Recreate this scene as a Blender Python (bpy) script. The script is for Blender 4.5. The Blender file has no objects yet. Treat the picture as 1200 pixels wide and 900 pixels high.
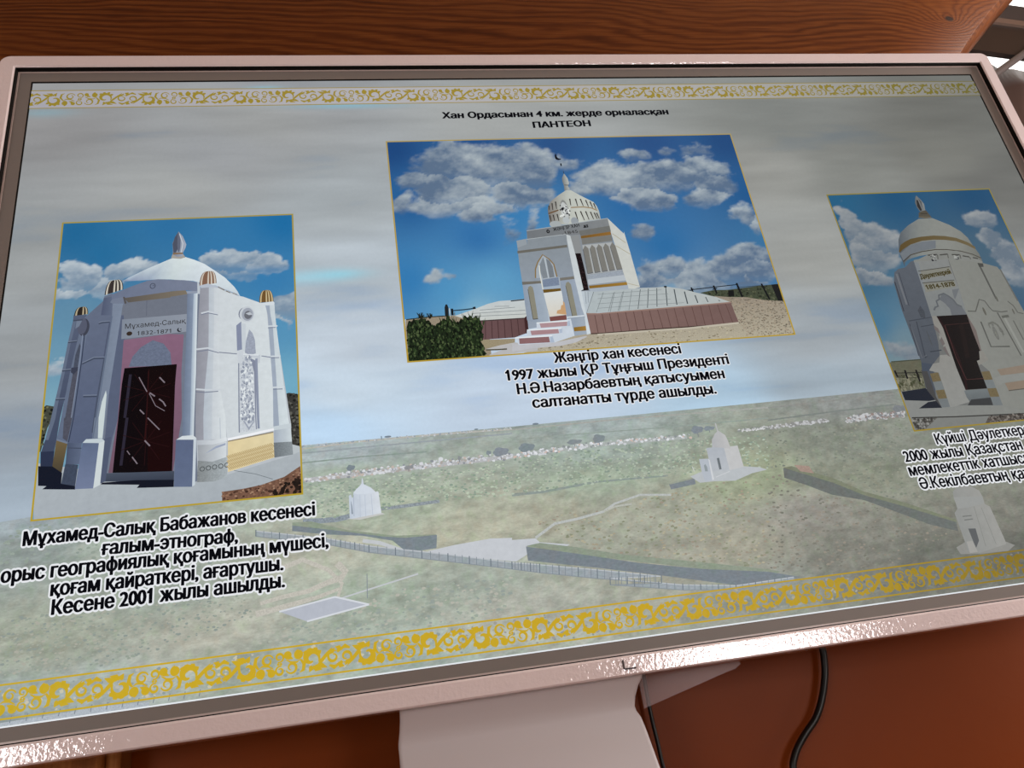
import bpy, math, random
import numpy as np

S = bpy.context.scene
C = S.collection
PI = math.pi
Z0 = 1.3                     # height of the lit screen's lower edge above the floor

# ---------------------------------------------------------------- camera, world, lights, exposure
from mathutils import Matrix, Vector
from mathutils.geometry import delaunay_2d_cdt
cam = bpy.data.cameras.new('camera'); camo = bpy.data.objects.new('camera', cam); C.objects.link(camo)
cam.sensor_fit = 'HORIZONTAL'; cam.sensor_width = 36.0; cam.lens = 27.12; cam.clip_start = 0.02
camo.matrix_world = Matrix(((0.9817044, 0.07718874, -0.17406426, -0.25015),
                            (-0.12789412, -0.40994461, -0.90309939, -0.72002),
                            (-0.14106581, 0.90883844, -0.39257244, Z0 - 0.04935),
                            (0, 0, 0, 1)))
S.camera = camo
S.view_settings.view_transform = 'Standard'; S.view_settings.look = 'None'
S.view_settings.exposure = 0.0; S.view_settings.gamma = 1.0
S.view_settings.use_curve_mapping = False
world = bpy.data.worlds.new('world'); S.world = world; world.use_nodes = True
world.node_tree.nodes['Background'].inputs[0].default_value = (0.85, 0.92, 1.0, 1)
world.node_tree.nodes['Background'].inputs[1].default_value = 0.35

def area(name, loc, rot, sx, sy, power, col=(1, 1, 1)):
    l = bpy.data.lights.new(name, 'AREA'); l.shape = 'RECTANGLE'; l.size = sx; l.size_y = sy
    l.energy = power; l.color = col
    o = bpy.data.objects.new(name, l); C.objects.link(o); o.location = loc; o.rotation_euler = rot
    return o
# daylight entering through the two windows behind the camera and the one in the right-hand wall
area('window_daylight', (1.12, -2.34, 1.42), (PI / 2, 0, 0), 0.74, 0.55, 12, (1, 0.97, 0.95))
area('window_daylight', (-2.02, -2.34, 1.42), (PI / 2, 0, 0), 1.02, 0.55, 17, (1, 0.97, 0.95))
area('window_daylight', (1.86, -0.36, 1.85), (PI / 2, 0, PI / 2), 0.6, 1.0, 37, (1, 0.94, 0.88))

# ---------------------------------------------------------------- helpers
def lin(v):
    v /= 255.0
    return v / 12.92 if v <= 0.04045 else ((v + 0.055) / 1.055) ** 2.4
def hexc(h):
    return (lin(int(h[0:2], 16)), lin(int(h[2:4], 16)), lin(int(h[4:6], 16)))
def tag(o, label=None, cat=None, group=None, kind=None):
    if label: o['label'] = label
    if cat: o['category'] = cat
    if group: o['group'] = group
    if kind: o['kind'] = kind
    return o
def empty(name, loc, label, cat, group=None):
    o = bpy.data.objects.new(name, None); C.objects.link(o); o.location = loc
    o.empty_display_size = 0.1
    return tag(o, label, cat, group)
class NT:
    """small node-tree writer"""
    def __init__(s, name):
        s.m = bpy.data.materials.new(name); s.m.use_nodes = True; s.t = s.m.node_tree
        s.b = s.t.nodes['Principled BSDF']
    def n(s, typ, **kw):
        x = s.t.nodes.new('ShaderNode' + typ)
        for k, v in kw.items(): setattr(x, k, v)
        return x
    def l(s, a, b): s.t.links.new(a, b)
    def coord(s, scale=(1, 1, 1), out='Object'):
        tc = s.n('TexCoord'); mp = s.n('Mapping'); mp.inputs['Scale'].default_value = scale
        s.l(tc.outputs[out], mp.inputs[0]); return mp.outputs[0]
    def noise(s, vec, scale, detail=4, rough=0.55, dist=0.0):
        x = s.n('TexNoise'); x.inputs['Scale'].default_value = scale; x.inputs['Detail'].default_value = detail
        x.inputs['Roughness'].default_value = rough; x.inputs['Distortion'].default_value = dist
        s.l(vec, x.inputs['Vector']); return x.outputs['Fac']
    def math(s, op, a, b=None, c=None, clamp=False):
        x = s.n('Math', operation=op); x.use_clamp = clamp
        for i, v in enumerate((a, b, c)):
            if v is None: continue
            if isinstance(v, (int, float)): x.inputs[i].default_value = v
            else: s.l(v, x.inputs[i])
        return x.outputs[0]
    def ramp(s, fac, stops):
        x = s.n('ValToRGB'); e = x.color_ramp.elements
        while len(e) < len(stops): e.new(0.5)
        for el, (p, c) in zip(e, stops): el.position = p; el.color = (*hexc(c), 1)
        s.l(fac, x.inputs[0]); return x.outputs[0]
    def bump(s, h, strength, dist):
        x = s.n('Bump'); x.inputs['Strength'].default_value = strength; x.inputs['Distance'].default_value = dist
        s.l(h, x.inputs['Height']); s.l(x.outputs[0], s.b.inputs['Normal'])
    def set(s, col=None, rough=0.5, spec=0.5, metal=0.0, coat=0.0):
        if col: s.b.inputs['Base Color'].default_value = (*hexc(col), 1)
        s.b.inputs['Roughness'].default_value = rough; s.b.inputs['Specular IOR Level'].default_value = spec
        s.b.inputs['Metallic'].default_value = metal; s.b.inputs['Coat Weight'].default_value = coat
        return s

def screen_mat(name, scale, amp, detail=3, stretch=(1, 1, 1), hue=0.0):
    """lit display surface: shows the colour stored for every drawn shape, with a little texture of its own"""
    t = NT(name); t.set('030303', 0.32, 0.05)
    at = t.n('Attribute', attribute_name='picture')
    v = t.coord(stretch); f = t.noise(v, scale, detail, 0.65)
    f = t.math('MULTIPLY_ADD', f, 2 * amp, 1 - amp)
    mx = t.n('Mix', data_type='RGBA', blend_type='MULTIPLY'); mx.inputs[0].default_value = 1
    t.l(at.outputs['Color'], mx.inputs[6]); t.l(f, mx.inputs[7]); out = mx.outputs[2]
    if hue:
        g = t.noise(t.coord(), scale * 0.23, 2)
        tint = t.ramp(g, [(0.3, 'ffe9d8'), (0.5, 'ffffff'), (0.7, 'e4ffd6')])
        m2 = t.n('Mix', data_type='RGBA', blend_type='MULTIPLY'); m2.inputs[0].default_value = hue
        t.l(out, m2.inputs[6]); t.l(tint, m2.inputs[7]); out = m2.outputs[2]
    t.l(out, t.b.inputs['Emission Color']); t.b.inputs['Emission Strength'].default_value = 1.0
    return t.m
SCR = [screen_mat('screen_flat', 260, 0.05),
       screen_mat('screen_sand', 900, 0.42, 4),
       screen_mat('screen_grass', 420, 0.34, 5, (0.6, 1, 1.25), 0.25),
       screen_mat('screen_carving', 600, 0.34, 2),
       screen_mat('screen_leaves', 480, 0.85, 5),
       screen_mat('screen_stone', 140, 0.12, 4)]
FLAT, SAND, GRASS, CARVE, LEAF, STONE = range(6)

def G(s):
    """'x z x z ...' in tenths of a millimetre on the screen -> points in metres"""
    a = [int(v) * 1e-4 for v in s.split()]
    return [(a[i], a[i + 1]) for i in range(0, len(a), 2)]
def vnoise(x, y, seed):
    xi = np.floor(x).astype(np.int64); yi = np.floor(y).astype(np.int64); fx = x - xi; fy = y - yi
    fx = fx * fx * (3 - 2 * fx); fy = fy * fy * (3 - 2 * fy)
    def h(a, b):
        v = (a * 374761393 + b * 668265263 + seed * 1442695041) & 0xffffffff
        v = ((v ^ (v >> 13)) * 1274126177) & 0xffffffff
        return ((v ^ (v >> 16)) & 0xffff) / 65535.0
    return (h(xi, yi) * (1 - fx) + h(xi + 1, yi) * fx) * (1 - fy) + (h(xi, yi + 1) * (1 - fx) + h(xi + 1, yi + 1) * fx) * fy
def fbm(x, y, seed, octv=5, gain=0.52):
    s = 0; a = 1.0; t = 0
    for i in range(octv):
        s = s + a * vnoise(x * 2 ** i, y * 2 ** i, seed + i * 17); t += a; a *= gain
    return s / t
def idw(X, Z, pts, cols, power=3.0, zs=1.0):
    out = np.zeros(X.shape + (3,)); wt = np.zeros(X.shape)
    for (px, pz), c in zip(pts, cols):
        w = 1.0 / (((X - px) ** 2 + ((Z - pz) * zs) ** 2 + 2e-4) ** (power / 2))
        out += w[..., None] * np.array(hexc(c)); wt += w
    return out / wt[..., None]

class Pic:
    """flat drawing on the display's surface: layered shapes, each with its own displayed colours"""
    EPS = 2e-6
    def __init__(s, y0, clip=None):
        s.tone = None; s.y = y0; s.v = []; s.f = []; s.c = []; s.m = []; s.cl = clip
    def cv(s, h):
        """displayed colour of a hex value, through the picture's own exposure curve"""
        if not s.tone: return hexc(h)
        a, b = s.tone; t = (0.985, 1.0, 0.99)
        return tuple(lin(float(np.interp(int(h[i:i + 2], 16), a, b)) * t[i // 2]) for i in (0, 2, 4))
    def _clip(s, pts):
        if not s.cl: return pts
        x0, x1, z0, z1 = s.cl
        for ax, val, sg in ((0, x0, 1), (0, x1, -1), (1, z0, 1), (1, z1, -1)):
            o = []
            for i in range(len(pts)):
                a, b = pts[i - 1], pts[i]
                da, db = (a[ax] - val) * sg, (b[ax] - val) * sg
                if (da >= 0) != (db >= 0):
                    t = da / (da - db); o.append((a[0] + (b[0] - a[0]) * t, a[1] + (b[1] - a[1]) * t))
                if db >= 0: o.append(b)
            pts = o
            if not pts: return pts
        return pts
    def face(s, pts, cols, kind):
        n = len(s.v)
        ar = sum(pts[i - 1][0] * pts[i][1] - pts[i][0] * pts[i - 1][1] for i in range(len(pts)))
        if ar < 0: pts = pts[::-1]; cols = cols[::-1]
        s.v += [(p[0], s.y, p[1]) for p in pts]; s.f.append(list(range(n, n + len(pts))))
        s.c += cols; s.m.append(kind)
    def poly(s, pts, col, kind=FLAT, up=True):
        if isinstance(pts, str): pts = G(pts)
        pts = s._clip(pts)
        if len(pts) < 3: return
        if isinstance(col, str): cs = [s.cv(col)] * len(pts)
        else:                                        # ('z', top, bottom) or ('x', left, right)
            ax = 1 if col[0] == 'z' else 0
            lo = min(p[ax] for p in pts); hi = max(p[ax] for p in pts)
            a, b = np.array(s.cv(col[1])), np.array(s.cv(col[2]))
            cs = []
            for p in pts:
                t = (p[ax] - lo) / max(hi - lo, 1e-9)
                if ax == 1: t = 1 - t
                cs.append(tuple(a * (1 - t) + b * t))
        if up: s.y -= s.EPS
        s.face(pts, cs, kind)
    def line(s, pts, w, col, kind=FLAT, w2=None):
        if isinstance(pts, str): pts = G(pts)
        w *= 1e-3; w2 = w if w2 is None else w2 * 1e-3
        n = len(pts); L = []; R = []
        for i in range(n):
            a = pts[max(i - 1, 0)]; b = pts[min(i + 1, n - 1)]
            dx, dz = b[0] - a[0], b[1] - a[1]; q = math.hypot(dx, dz) or 1
            h = 0.5 * (w + (w2 - w) * i / max(n - 1, 1))
            L.append((pts[i][0] - dz / q * h, pts[i][1] + dx / q * h))
            R.append((pts[i][0] + dz / q * h, pts[i][1] - dx / q * h))
        s.y -= s.EPS
        for i in range(n - 1):
            s.poly([L[i], R[i], R[i + 1], L[i + 1]], col, kind, up=False)
    def lines(s, rows, w, col, kind=FLAT):
        for r in rows: s.line(r, w, col, kind)
    def ell(s, cx, cz, rx, rz, col, kind=FLAT, rot=0.0, n=20, a0=0, a1=2 * PI):
        ca, sa = math.cos(rot), math.sin(rot); P = []
        for i in range(n):
            t = a0 + (a1 - a0) * i / (n if a1 - a0 > 6.28 else n - 1)
            x, z = rx * math.cos(t), rz * math.sin(t)
            P.append((cx + x * ca - z * sa, cz + x * sa + z * ca))
        s.poly(P, col, kind)
    def ell2(s, pts, col, kind=FLAT):
        (cx, cz), (ex, ez) = G(pts); s.ell(cx, cz, abs(ex - cx), abs(ez - cz), col, kind)
    def ring(s, pts, w, col):
        (cx, cz), (ex, ez) = G(pts)
        s.line([(cx + (ex - cx) * math.cos(t * PI / 10), cz + abs(ez - cz) * math.sin(t * PI / 10)) for t in range(21)], w, col)
    def scatter(s, pts, n, size, cols, seed=1, tall=1.0, kind=FLAT):
        if isinstance(pts, str): pts = G(pts)
        rnd = random.Random(seed); xs = [p[0] for p in pts]; zs = [p[1] for p in pts]
        s.y -= s.EPS; k = 0; size *= 1e-3
        while k < n:
            x = rnd.uniform(min(xs), max(xs)); z = rnd.uniform(min(zs), max(zs)); ins = False
            for i in range(len(pts)):
                (x1, z1), (x2, z2) = pts[i - 1], pts[i]
                if (z1 > z) != (z2 > z) and x < (x2 - x1) * (z - z1) / (z2 - z1) + x1: ins = not ins
            k += 1
            if not ins: continue
            r = size * rnd.uniform(0.5, 1.3); a = rnd.uniform(0, PI)
            P = [(x + r * math.cos(a + j * 1.3 + rnd.uniform(-.3, .3)), z + r * tall * math.sin(a + j * 1.3 + rnd.uniform(-.3, .3))) for j in range(5)]
            if k % 40 == 0: s.y -= s.EPS
            s.poly(P, rnd.choice(cols), kind, up=False)
    def quad_strip(s, A, B, ca, cb, kind=FLAT):
        """surface between two rows of points, colours given per point"""
        s.y -= s.EPS
        for i in range(len(A) - 1):
            s.face([A[i], A[i + 1], B[i + 1], B[i]], [ca[i], ca[i + 1], cb[i + 1], cb[i]], kind)
    def mesh_grid(s, X, Z, COL, kind):
        s.y -= s.EPS; n = len(s.v); r, c = X.shape
        s.v += [(float(x), s.y, float(z)) for x, z in zip(X.ravel(), Z.ravel())]
        fl = []
        for i in range(r - 1):
            for j in range(c - 1):
                a = n + i * c + j; fl.append([a, a + 1, a + 1 + c, a + c])
        s.f += fl; s.m += [kind] * len(fl)
        CC = COL.reshape(-1, 3)
        s.grids.append((n, r * c, CC)) if hasattr(s, 'grids') else setattr(s, 'grids', [(n, r * c, CC)])
        s.c += [None] * (r * c)
    def text(s, body, A, B, height, col, fit=None, halo=None, halo_col='ffffff', bold=0.05):
        """a line of lettering whose baseline runs from A to B; height = cap height in mm"""
        def mesh(t):
            cu = bpy.data.curves.new('lettering', 'FONT'); cu.body = t; cu.fill_mode = 'NONE'; cu.resolution_u = 3
            ob = bpy.data.objects.new('lettering', cu); C.objects.link(ob)
            dg = bpy.context.evaluated_depsgraph_get(); ev = ob.evaluated_get(dg); me = ev.to_mesh()
            co = [(v.co.x, v.co.y) for v in me.vertices]; nb = {}
            for e in me.edges:
                i, j = e.vertices; nb.setdefault(i, []).append(j); nb.setdefault(j, []).append(i)
            ev.to_mesh_clear(); bpy.data.objects.remove(ob); bpy.data.curves.remove(cu)
            seen = set(); loops = []
            for st in sorted(nb):
                if st in seen: continue
                lp = [st]; seen.add(st); cur = nb[st][0]
                while cur not in seen:
                    lp.append(cur); seen.add(cur); cur = next((k for k in nb[cur] if k not in seen), cur)
                if len(lp) > 2: loops.append([co[i] for i in lp])
            for i, L in enumerate(loops):             # the figure 1 gets its flag
                xs = [p[0] for p in L]; ys = [p[1] for p in L]
                if len(L) == 4 and abs(max(ys) - 0.682) < 0.004 and max(xs) - min(xs) < 0.11:
                    x = min(xs); loops[i] = [(x, 0), (x + .098, 0), (x + .098, .727), (x + .03, .727), (x, .675), (x - .055, .62), (x - .12, .58), (x - .12, .49), (x - .05, .52), (x, .56)]
            pts = []; eds = []
            for L in loops:
                n = len(pts); pts += [Vector(p) for p in L]; eds += [(n + k, n + (k + 1) % len(L)) for k in range(len(L))]
            vs, _, fs, _, _, _ = delaunay_2d_cdt(pts, eds, [], 0, 1e-5)
            V = [(v.x, v.y) for v in vs]; F = []
            for f in fs:                              # keep what the outlines wind round
                cx = sum(V[i][0] for i in f) / len(f); cy = sum(V[i][1] for i in f) / len(f); w = 0
                for L in loops:
                    for i in range(len(L)):
                        (x1, y1), (x2, y2) = L[i - 1], L[i]
                        if (y1 > cy) != (y2 > cy) and cx < (x2 - x1) * (cy - y1) / (y2 - y1) + x1: w += 1 if y2 > y1 else -1
                if w: F.append(list(f))
            return V, F
        V, F = mesh(body)
        if fit: W, _ = mesh(fit)
        else: W = V
        x0 = min(v[0] for v in W); x1 = max(v[0] for v in W)
        dx, dz = B[0] - A[0], B[1] - A[1]; q = math.hypot(dx, dz)
        sx = q / (x1 - x0); sz = height * 1e-3 / 0.727
        ux, uz = dx / q, dz / q
        P = [(A[0] + ux * (v[0] - x0) * sx - uz * v[1] * sz, A[1] + uz * (v[0] - x0) * sx + ux * v[1] * sz) for v in V]
        def put(ox, oz, c):
            n = len(s.v); s.v += [(p[0] + ox, s.y, p[1] + oz) for p in P]
            s.c += [c] * len(P); s.f += [[n + i for i in f] for f in F]; s.m += [FLAT] * len(F)
        if halo:
            s.y -= s.EPS
            for k in range(16):
                a = k * PI / 8; put(halo * 1e-3 * math.cos(a), halo * 1e-3 * math.sin(a), s.cv(halo_col))
            s.y -= s.EPS * 2
        s.y -= s.EPS; put(0, 0, s.cv(col))
        for k in range(10 if bold else 0):
            a = k * PI / 5; put(bold * height * 1e-3 * math.cos(a), bold * 0.45 * height * 1e-3 * math.sin(a), s.cv(col))
    def build(s, name, parent):
        me = bpy.data.meshes.new(name); me.from_pydata(s.v, [], s.f)
        for m in SCR: me.materials.append(m)
        me.polygons.foreach_set('material_index', s.m)
        col = np.zeros((len(s.v), 4), np.float32); col[:, 3] = 1
        for i, c in enumerate(s.c):
            if c is not None: col[i, :3] = c
        for n, k, CC in getattr(s, 'grids', []): col[n:n + k, :3] = CC
        at = me.color_attributes.new('picture', 'FLOAT_COLOR', 'POINT')
        at.data.foreach_set('color', col.ravel()); me.update()
        o = bpy.data.objects.new(name, me); C.objects.link(o); o.parent = parent
        return o

def sky_field(X, Z, pts, cols, clouds, seed, hi, lo, sc=14.0, zs=1.0, edge=0.22, rag=0.9, dim=(1, 1, 1)):
    """blue of the sky with cumulus heaps: clouds = (x, z, rx, rz, weight)"""
    base = idw(X, Z, pts, cols, 2.3, zs) * np.array([v ** 2.2 for v in dim])
    wx = X + 0.046 * (fbm(X * sc * 1.6, Z * sc * 2.4, seed + 5, 5, .6) - 0.5); wz = Z + 0.034 * (fbm(X * sc * 1.6, Z * sc * 2.4, seed + 9, 5, .6) - 0.5)
    den = np.full(X.shape, -1.0); top = np.zeros(X.shape)
    for cx, cz, rx, rz, w in clouds:
        d = w * (1 - ((wx - cx) / rx) ** 2 - ((wz - cz) / rz) ** 2)
        t = (Z - cz) / rz; top = np.where(d > den, t, top)
        m = np.maximum(den, d); den = m + 0.16 * np.log1p(np.exp(-np.abs(den - d) / 0.16))
    n1 = fbm(X * sc * 2.6, Z * sc * 3.6, seed, 7, 0.68)
    den = den + rag * (n1 - 0.5)
    a = np.clip((den - 0.02) / edge, 0, 1); a = a * a * (3 - 2 * a)
    a = a * (0.45 + 0.55 * np.clip((top + 1.0) / 0.7, 0, 1))
    n2 = fbm(X * sc * 1.3 + 9, Z * sc * 2.4 + 3, seed + 31, 6, 0.6)
    n3 = fbm(X * sc * 5, Z * sc * 7, seed + 51, 5, 0.65)
    lt = np.clip(0.50 + 0.38 * np.clip(top, -1, 1) + 1.7 * (n2 - 0.5) + 1.2 * (n3 - 0.5) + 0.25 * (0.4 - den), 0, 1)[..., None]
    cl = np.array(hexc(lo)) * (1 - lt) + np.array(hexc(hi)) * lt
    return base * (1 - 0.96 * a[..., None]) + cl * 0.96 * a[..., None]
def grid(x0, x1, z0, z1, st):
    xs = np.linspace(x0, x1, max(2, int((x1 - x0) / st) + 1)); zs = np.linspace(z0, z1, max(2, int((z1 - z0) / st) + 1))
    return np.meshgrid(xs, zs)
def EL(s):                                           # clouds drawn as centre,edge point pairs
    p = G(s); return [(p[i][0], p[i][1], abs(p[i + 1][0] - p[i][0]), abs(p[i + 1][1] - p[i][1])) for i in range(0, len(p), 2)]

# ---------------------------------------------------------------- the display: one kiosk, its parts as children
W, H = 1.21, 0.6806
disp = empty('information_display', (0, 0.03, 0), 'large white framed information display on a white stand, showing a slide of white mausoleums', 'display')

def land_horizon(x, P=G("-6302 1661 -5835 1700 -5561 1724 -5007 1877 -3238 2167 -1181 2169 1620 2193 3160 2211 4807 2230 7439 2261")):
    return np.interp(x, [a for a, b in P], [b for a, b in P])

def make_screen():
    p = Pic(0.0)
    X, Z = grid(-W / 2, W / 2, 0.08, H, 0.003)
    sp = G("-5803 6152 -3622 6224 -608 6156 2761 6080 5327 6247 -5658 4465 -5785 3304 -5771 2429 -5748 1861 -2718 4974 -2766 4083 -2638 3250 -2840 2689 -3022 2340 -1141 2447 2520 5260 2695 3986 2337 2871 2272 2349 5005 5450 5833 5000 -3323 6743 -174 2756 6032 2362 -4088 5739 -4527 5283 3684 5217 1048 2253")
    sc = ['8e8e8f','999b9b','9b9e9d','828582','6c6d69','999d9e','979c9f','96a0aa','9fadba','a3aaae','b0bac2','c0ccd8','c8d8e6','b8d2ea','c2d2e4','959692','989a97','a0a8ae','9fadb8','787974','6e6f6c','8f9296','becee0','939a9f','9a9da0','a0a3a3','828480','aec8dc']  # sky colours also carry the panel's viewing-angle dimming, top and right
    base = idw(X, Z, sp, sc, 3.2, 1.6)
    n = fbm(X * 5 + 0.8 * Z, Z * 34, 3, 5, 0.55) - 0.5
    n2 = fbm(X * 3, Z * 14, 71, 4) - 0.5
    base = base * (1 + 0.52 * n[..., None] + 0.34 * n2[..., None])
    blue = np.clip((-(n + n2) - 0.12) * 3, 0, 0.5)[..., None]
    base = base * (1 - blue) + base * np.array([0.82, 0.97, 1.18]) * blue
    for (cx, cz), rx, rz, c, k in zip(G("-2829 4065 -3166 4054 -5892 6374 -2592 6411 -3520 6693"), (0.030, 0.045, 0.030, 0.060, .02), (0.006, 0.009, 0.006, 0.004, .004), ('8fd0e2', 'a0cfe0', '7fb0c0', '7fb4c8', '8cc0d0'), (.9, .7, .45, .6, .6)):
        g = k * np.exp(-((X - cx) / rx) ** 2 - ((Z - cz) / rz) ** 2 + 1.2 * (n - 0.0))[..., None]; g = np.clip(g, 0, 1)
        base = base * (1 - g) + np.array(hexc(c)) * g          # pale turquoise breaks in the cloud
    p.mesh_grid(X, Z, base, FLAT)
    # the steppe: from the lower edge of the screen up to the horizon
    xs = np.linspace(-W / 2, W / 2, 300); ts = np.linspace(0, 1, 150) ** 0.9
    X = np.repeat(xs[None], 150, 0); Z = ts[:, None] * land_horizon(xs)[None]
    gp = G("-2873 2061 -297 2115 2611 2135 -2887 1805 -355 1814 2438 1636 -2513 1431 -406 1549 2310 1270 -1736 1164 -44 1162 1728 969 3537 590 -5605 1461 -4766 1403 -5395 646 -4034 540 -2572 649 -1441 357 289 702 2042 498 -5659 88 -3685 145 1059 282 2942 350 -4394 947 -3074 1171 1194 1385 826 723 -534 880 -988 1180 2998 1779 4323 1655 -5689 1622 -1713 698 -5028 128 -2243 92 3846 377")
    gc = ['a5b0b4','9da8a8','878b89','a0ac9f','9aa69f','878c82','a9b3a2','9fab9a','8a8e80','acad9c','a4a698','93918a','7b7b73','939d9a','a0aaa0','a0a698','abaca0','a4afa2','b0b2a8','9f9f92','82827a','96a2a2','a0a99f','8f938c','71736c','9ba49a','aeb0a2','9fa78e','9c9a8c','9ea194','a8a898','868a81','777a70','98a3a8','a4aca2','a0a9a6','a2aea8','6b6c66']  # panel's viewing-angle dimming on the right is put into these colours
    base = idw(X, Z, gp, gc, 3.4, 2.4)
    n = fbm(X * 16, Z * 60, 11, 5) - 0.5; n2 = fbm(X * 120, Z * 200, 23, 3) - 0.5
    base = base * (1.03 + 0.4 * n[..., None] + 0.6 * n2[..., None])
    p.mesh_grid(X, Z, base, GRASS)
    # far edge of the plain
    for a, c, w in (("-3241 2130 -2665 2155 -1830 2156 -1185 2141", 'b5b4ae', 1.6), ("-3242 2087 -2257 2094 -1191 2096", '97a0a6', 1.4), ("-1186 2135 -62 2147 1601 2130", 'a4a6a2', 1.6), ("1600 2125 2358 2143 3141 2158", '8d8f8c', 1.6),
                    ("-1201 2028 -539 2027 371 2012 1566 2010", '929e98', 1.2), ("-3246 1990 -2675 1998 -2058 1986", '8b9894', 1.4), ("1559 1986 2315 2016 3094 2034", '7d8380', 1.6)):
        p.line(a, w, c, GRASS)
    p.scatter("-3239 2173 -2458 2171 -1181 2169 -1185 2141 -2459 2149 -3240 2147", 160, 0.9, ['c8ccd4','8d98a6','b8bcc0'], 5, 0.7)
    for a in ("-2482 2178 -2477 2195", "-2420 2179 -2386 2189", "-1545 2175 -1523 2182", "-937 2176 -905 2187"): p.ell2(a, '76828e')
    # the settlement in the distance, a strip of small pale buildings
    p.line("-3222 1814 -2686 1827 -2073 1840 -1226 1855", 4.6, 'b3b4b6', SAND); p.line("-1225 1859 -339 1895 622 1887", 4.2, 'aab0ae', SAND)
    p.line("1536 1908 2234 1924", 3.6, '96968f', SAND); p.line("2483 1913 3153 1915", 5.0, '90918e', SAND)
    p.scatter("-3221 1839 -2683 1865 -2068 1883 -1219 1903 -1230 1828 -2075 1818 -2687 1801 -3223 1793", 520, 1.6, ['d2d4d9','c6c9cf','c0b4ac','8b9096','d6d9dd','aaa49e'], 7, 0.75)
    p.scatter("-1221 1888 -333 1927 675 1912 666 1873 -344 1873 -1229 1833", 340, 1.6, ['ced1d6','c9ccd0','8c9294','cbb6ac','dfe1e6'], 8, 0.75)
    p.scatter("1200 1918 1539 1920 1530 1887 1192 1890", 90, 1.5, ['c2c3c4','8a8f8c','cfd0d2'], 9, 0.7)
    p.scatter("1542 1927 2240 1941 2228 1905 1530 1887", 220, 1.7, ['b7b8ba','8b8c8a','c4c5c8'], 10, 0.7)
    p.scatter("2496 1950 3164 1944 3142 1886 2422 1882", 260, 1.9, ['b4b5b6','8e7f7a','c2c3c5','84878a'], 11, 0.9)
    for i, (a, c) in enumerate((("-2796 1896 -2752 1928", '7b858e'), ("-1336 1915 -1249 1965", '858d96'), ("-1454 1917 -1425 1942", '858d96'), ("-1748 1889 -1730 1914", '8b8f94'), ("-1929 1898 -1906 1918", 'd5d8dc'),
                    ("-1071 1934 -981 1984", '7f8a90'), ("-576 1946 -491 1974", '848d92'), ("-316 1958 -246 2007", '828b91'), ("747 1955 820 2001", '818a92'), ("880 1957 949 1984", '838c94'), ("3106 1982 3195 2025", '7c8084'), ("-2248 1842 -2198 1864", '8e9398'))):
        (cx, cz), (ex, ez) = G(a); rx, rz = abs(ex - cx), abs(ez - cz)
        if i != 4:
            p.line([(cx, cz - rz * 1.7), (cx, cz)], 0.8, '7d8288')
            for k in range(9): p.ell(cx + rx * 0.6 * math.cos(k * 2.4) * (k / 9) ** .5, cz + rz * 0.6 * math.sin(k * 2.4) * (k / 9) ** .5, rx * 0.5, rz * 0.5, c, GRASS, n=9)
        else: p.ell(cx, cz, rx, rz, c)
    # darker scrub line beyond the tan field, tan field itself, tracks and forecourt
    p.line("-3255 1420 -3102 1410 -2947 1407 -2832 1422", 5.0, '8a949c', LEAF); p.line("-2535 1464 -2332 1466 -2084 1475 -1986 1479", 3.2, '8d969c', LEAF)
    p.line("-1282 1466 -963 1465 -413 1510 322 1497", 3.0, '8d9894', GRASS, 1.6)
    p.scatter("-1229 1833 570 1863 1514 1833 1403 1455 255 1504 -1282 1466", 900, 1.5, ['8fa08c','a9b8a4','86958a','b3bfae'], 14, 0.6)
    p.scatter("1528 1880 3130 1854 3268 1031 2736 950 2279 1181 1635 1432 1410 1478", 700, 1.6, ['787e74','8b9084','7f8678','959788'], 15, 0.6)
    p.scatter("-3223 1776 -1236 1789 -1282 1466 -2309 1491 -2592 1439 -3140 1418", 700, 1.5, ['93a48f','aebca8','889a8c','bac6b2'], 16, 0.6)
    p.scatter("-1112 1194 210 1308 1390 1411 1117 480 63 666 -741 903", 800, 1.7, ['a39a84','8d8f7a','b1ab93','9a8f80','868a74'], 17, 0.55)
    p.scatter("1396 1433 2249 1093 3194 606 2451 323 1105 440", 700, 1.8, ['8a8479','7d7c72','948d81','76766c'], 18, 0.55)
    p.scatter("-5743 864 -4909 847 -3858 919 -3680 602 -4880 374 -5691 383", 900, 1.5, ['959f93','a5aa9d','8d9791','aaaa9e'], 19, 0.6)
    p.scatter("-3503 490 -2377 701 -1392 698 -1439 376 -2966 313 -3683 371", 500, 2.0, ['9ca79b','abb1a4','959f99','b3b3a8'], 20, 0.6)
    p.scatter("-5824 1599 -5487 1677 -3858 1069 -4039 1015 -5783 1224", 400, 2.0, ['8c9992','98a49b','919d93'], 21, 0.6)
    p.line("-1118 1024 -911 1140 -695 1160 -407 1205 -285 1270 -8 1331 309 1298", 2.6, 'b6bab8', SAND, 2.0)
    p.line("-407 1205 -291 1242 -113 1251", 1.8, 'b4b6ae', SAND)
    p.poly("-2153 1015 -1891 1045 -1544 1067 -1342 1050 -1345 1030 -1119 1020 -1084 979 -800 926 -846 905 -1211 957 -1223 878 -1333 826 -1373 831 -1373 831 -1902 945", 'c3c7cd', STONE)
    p.line("-2727 1181 -2574 1143 -2367 1046 -2155 996", 3.4, 'c0c4c8', STONE)
    for a, w in (("-2968 1002 -2896 917 -2937 864 -3051 840 -3221 785 -3461 758 -3643 725", 6.5), ("-3492 1003 -3267 1068 -3046 950 -2932 814 -2976 699", 5.0), ("-3680 639 -3463 670 -3153 720 -2957 771", 5.5)):
        p.line(a, w, 'bfbcb2', SAND, w * 0.5)
    p.line("-2946 686 -2680 738 -2250 820", 1.4, 'c0c4c8'); p.line("-2708 875 -2719 658", 0.7, '858d94')
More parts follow.
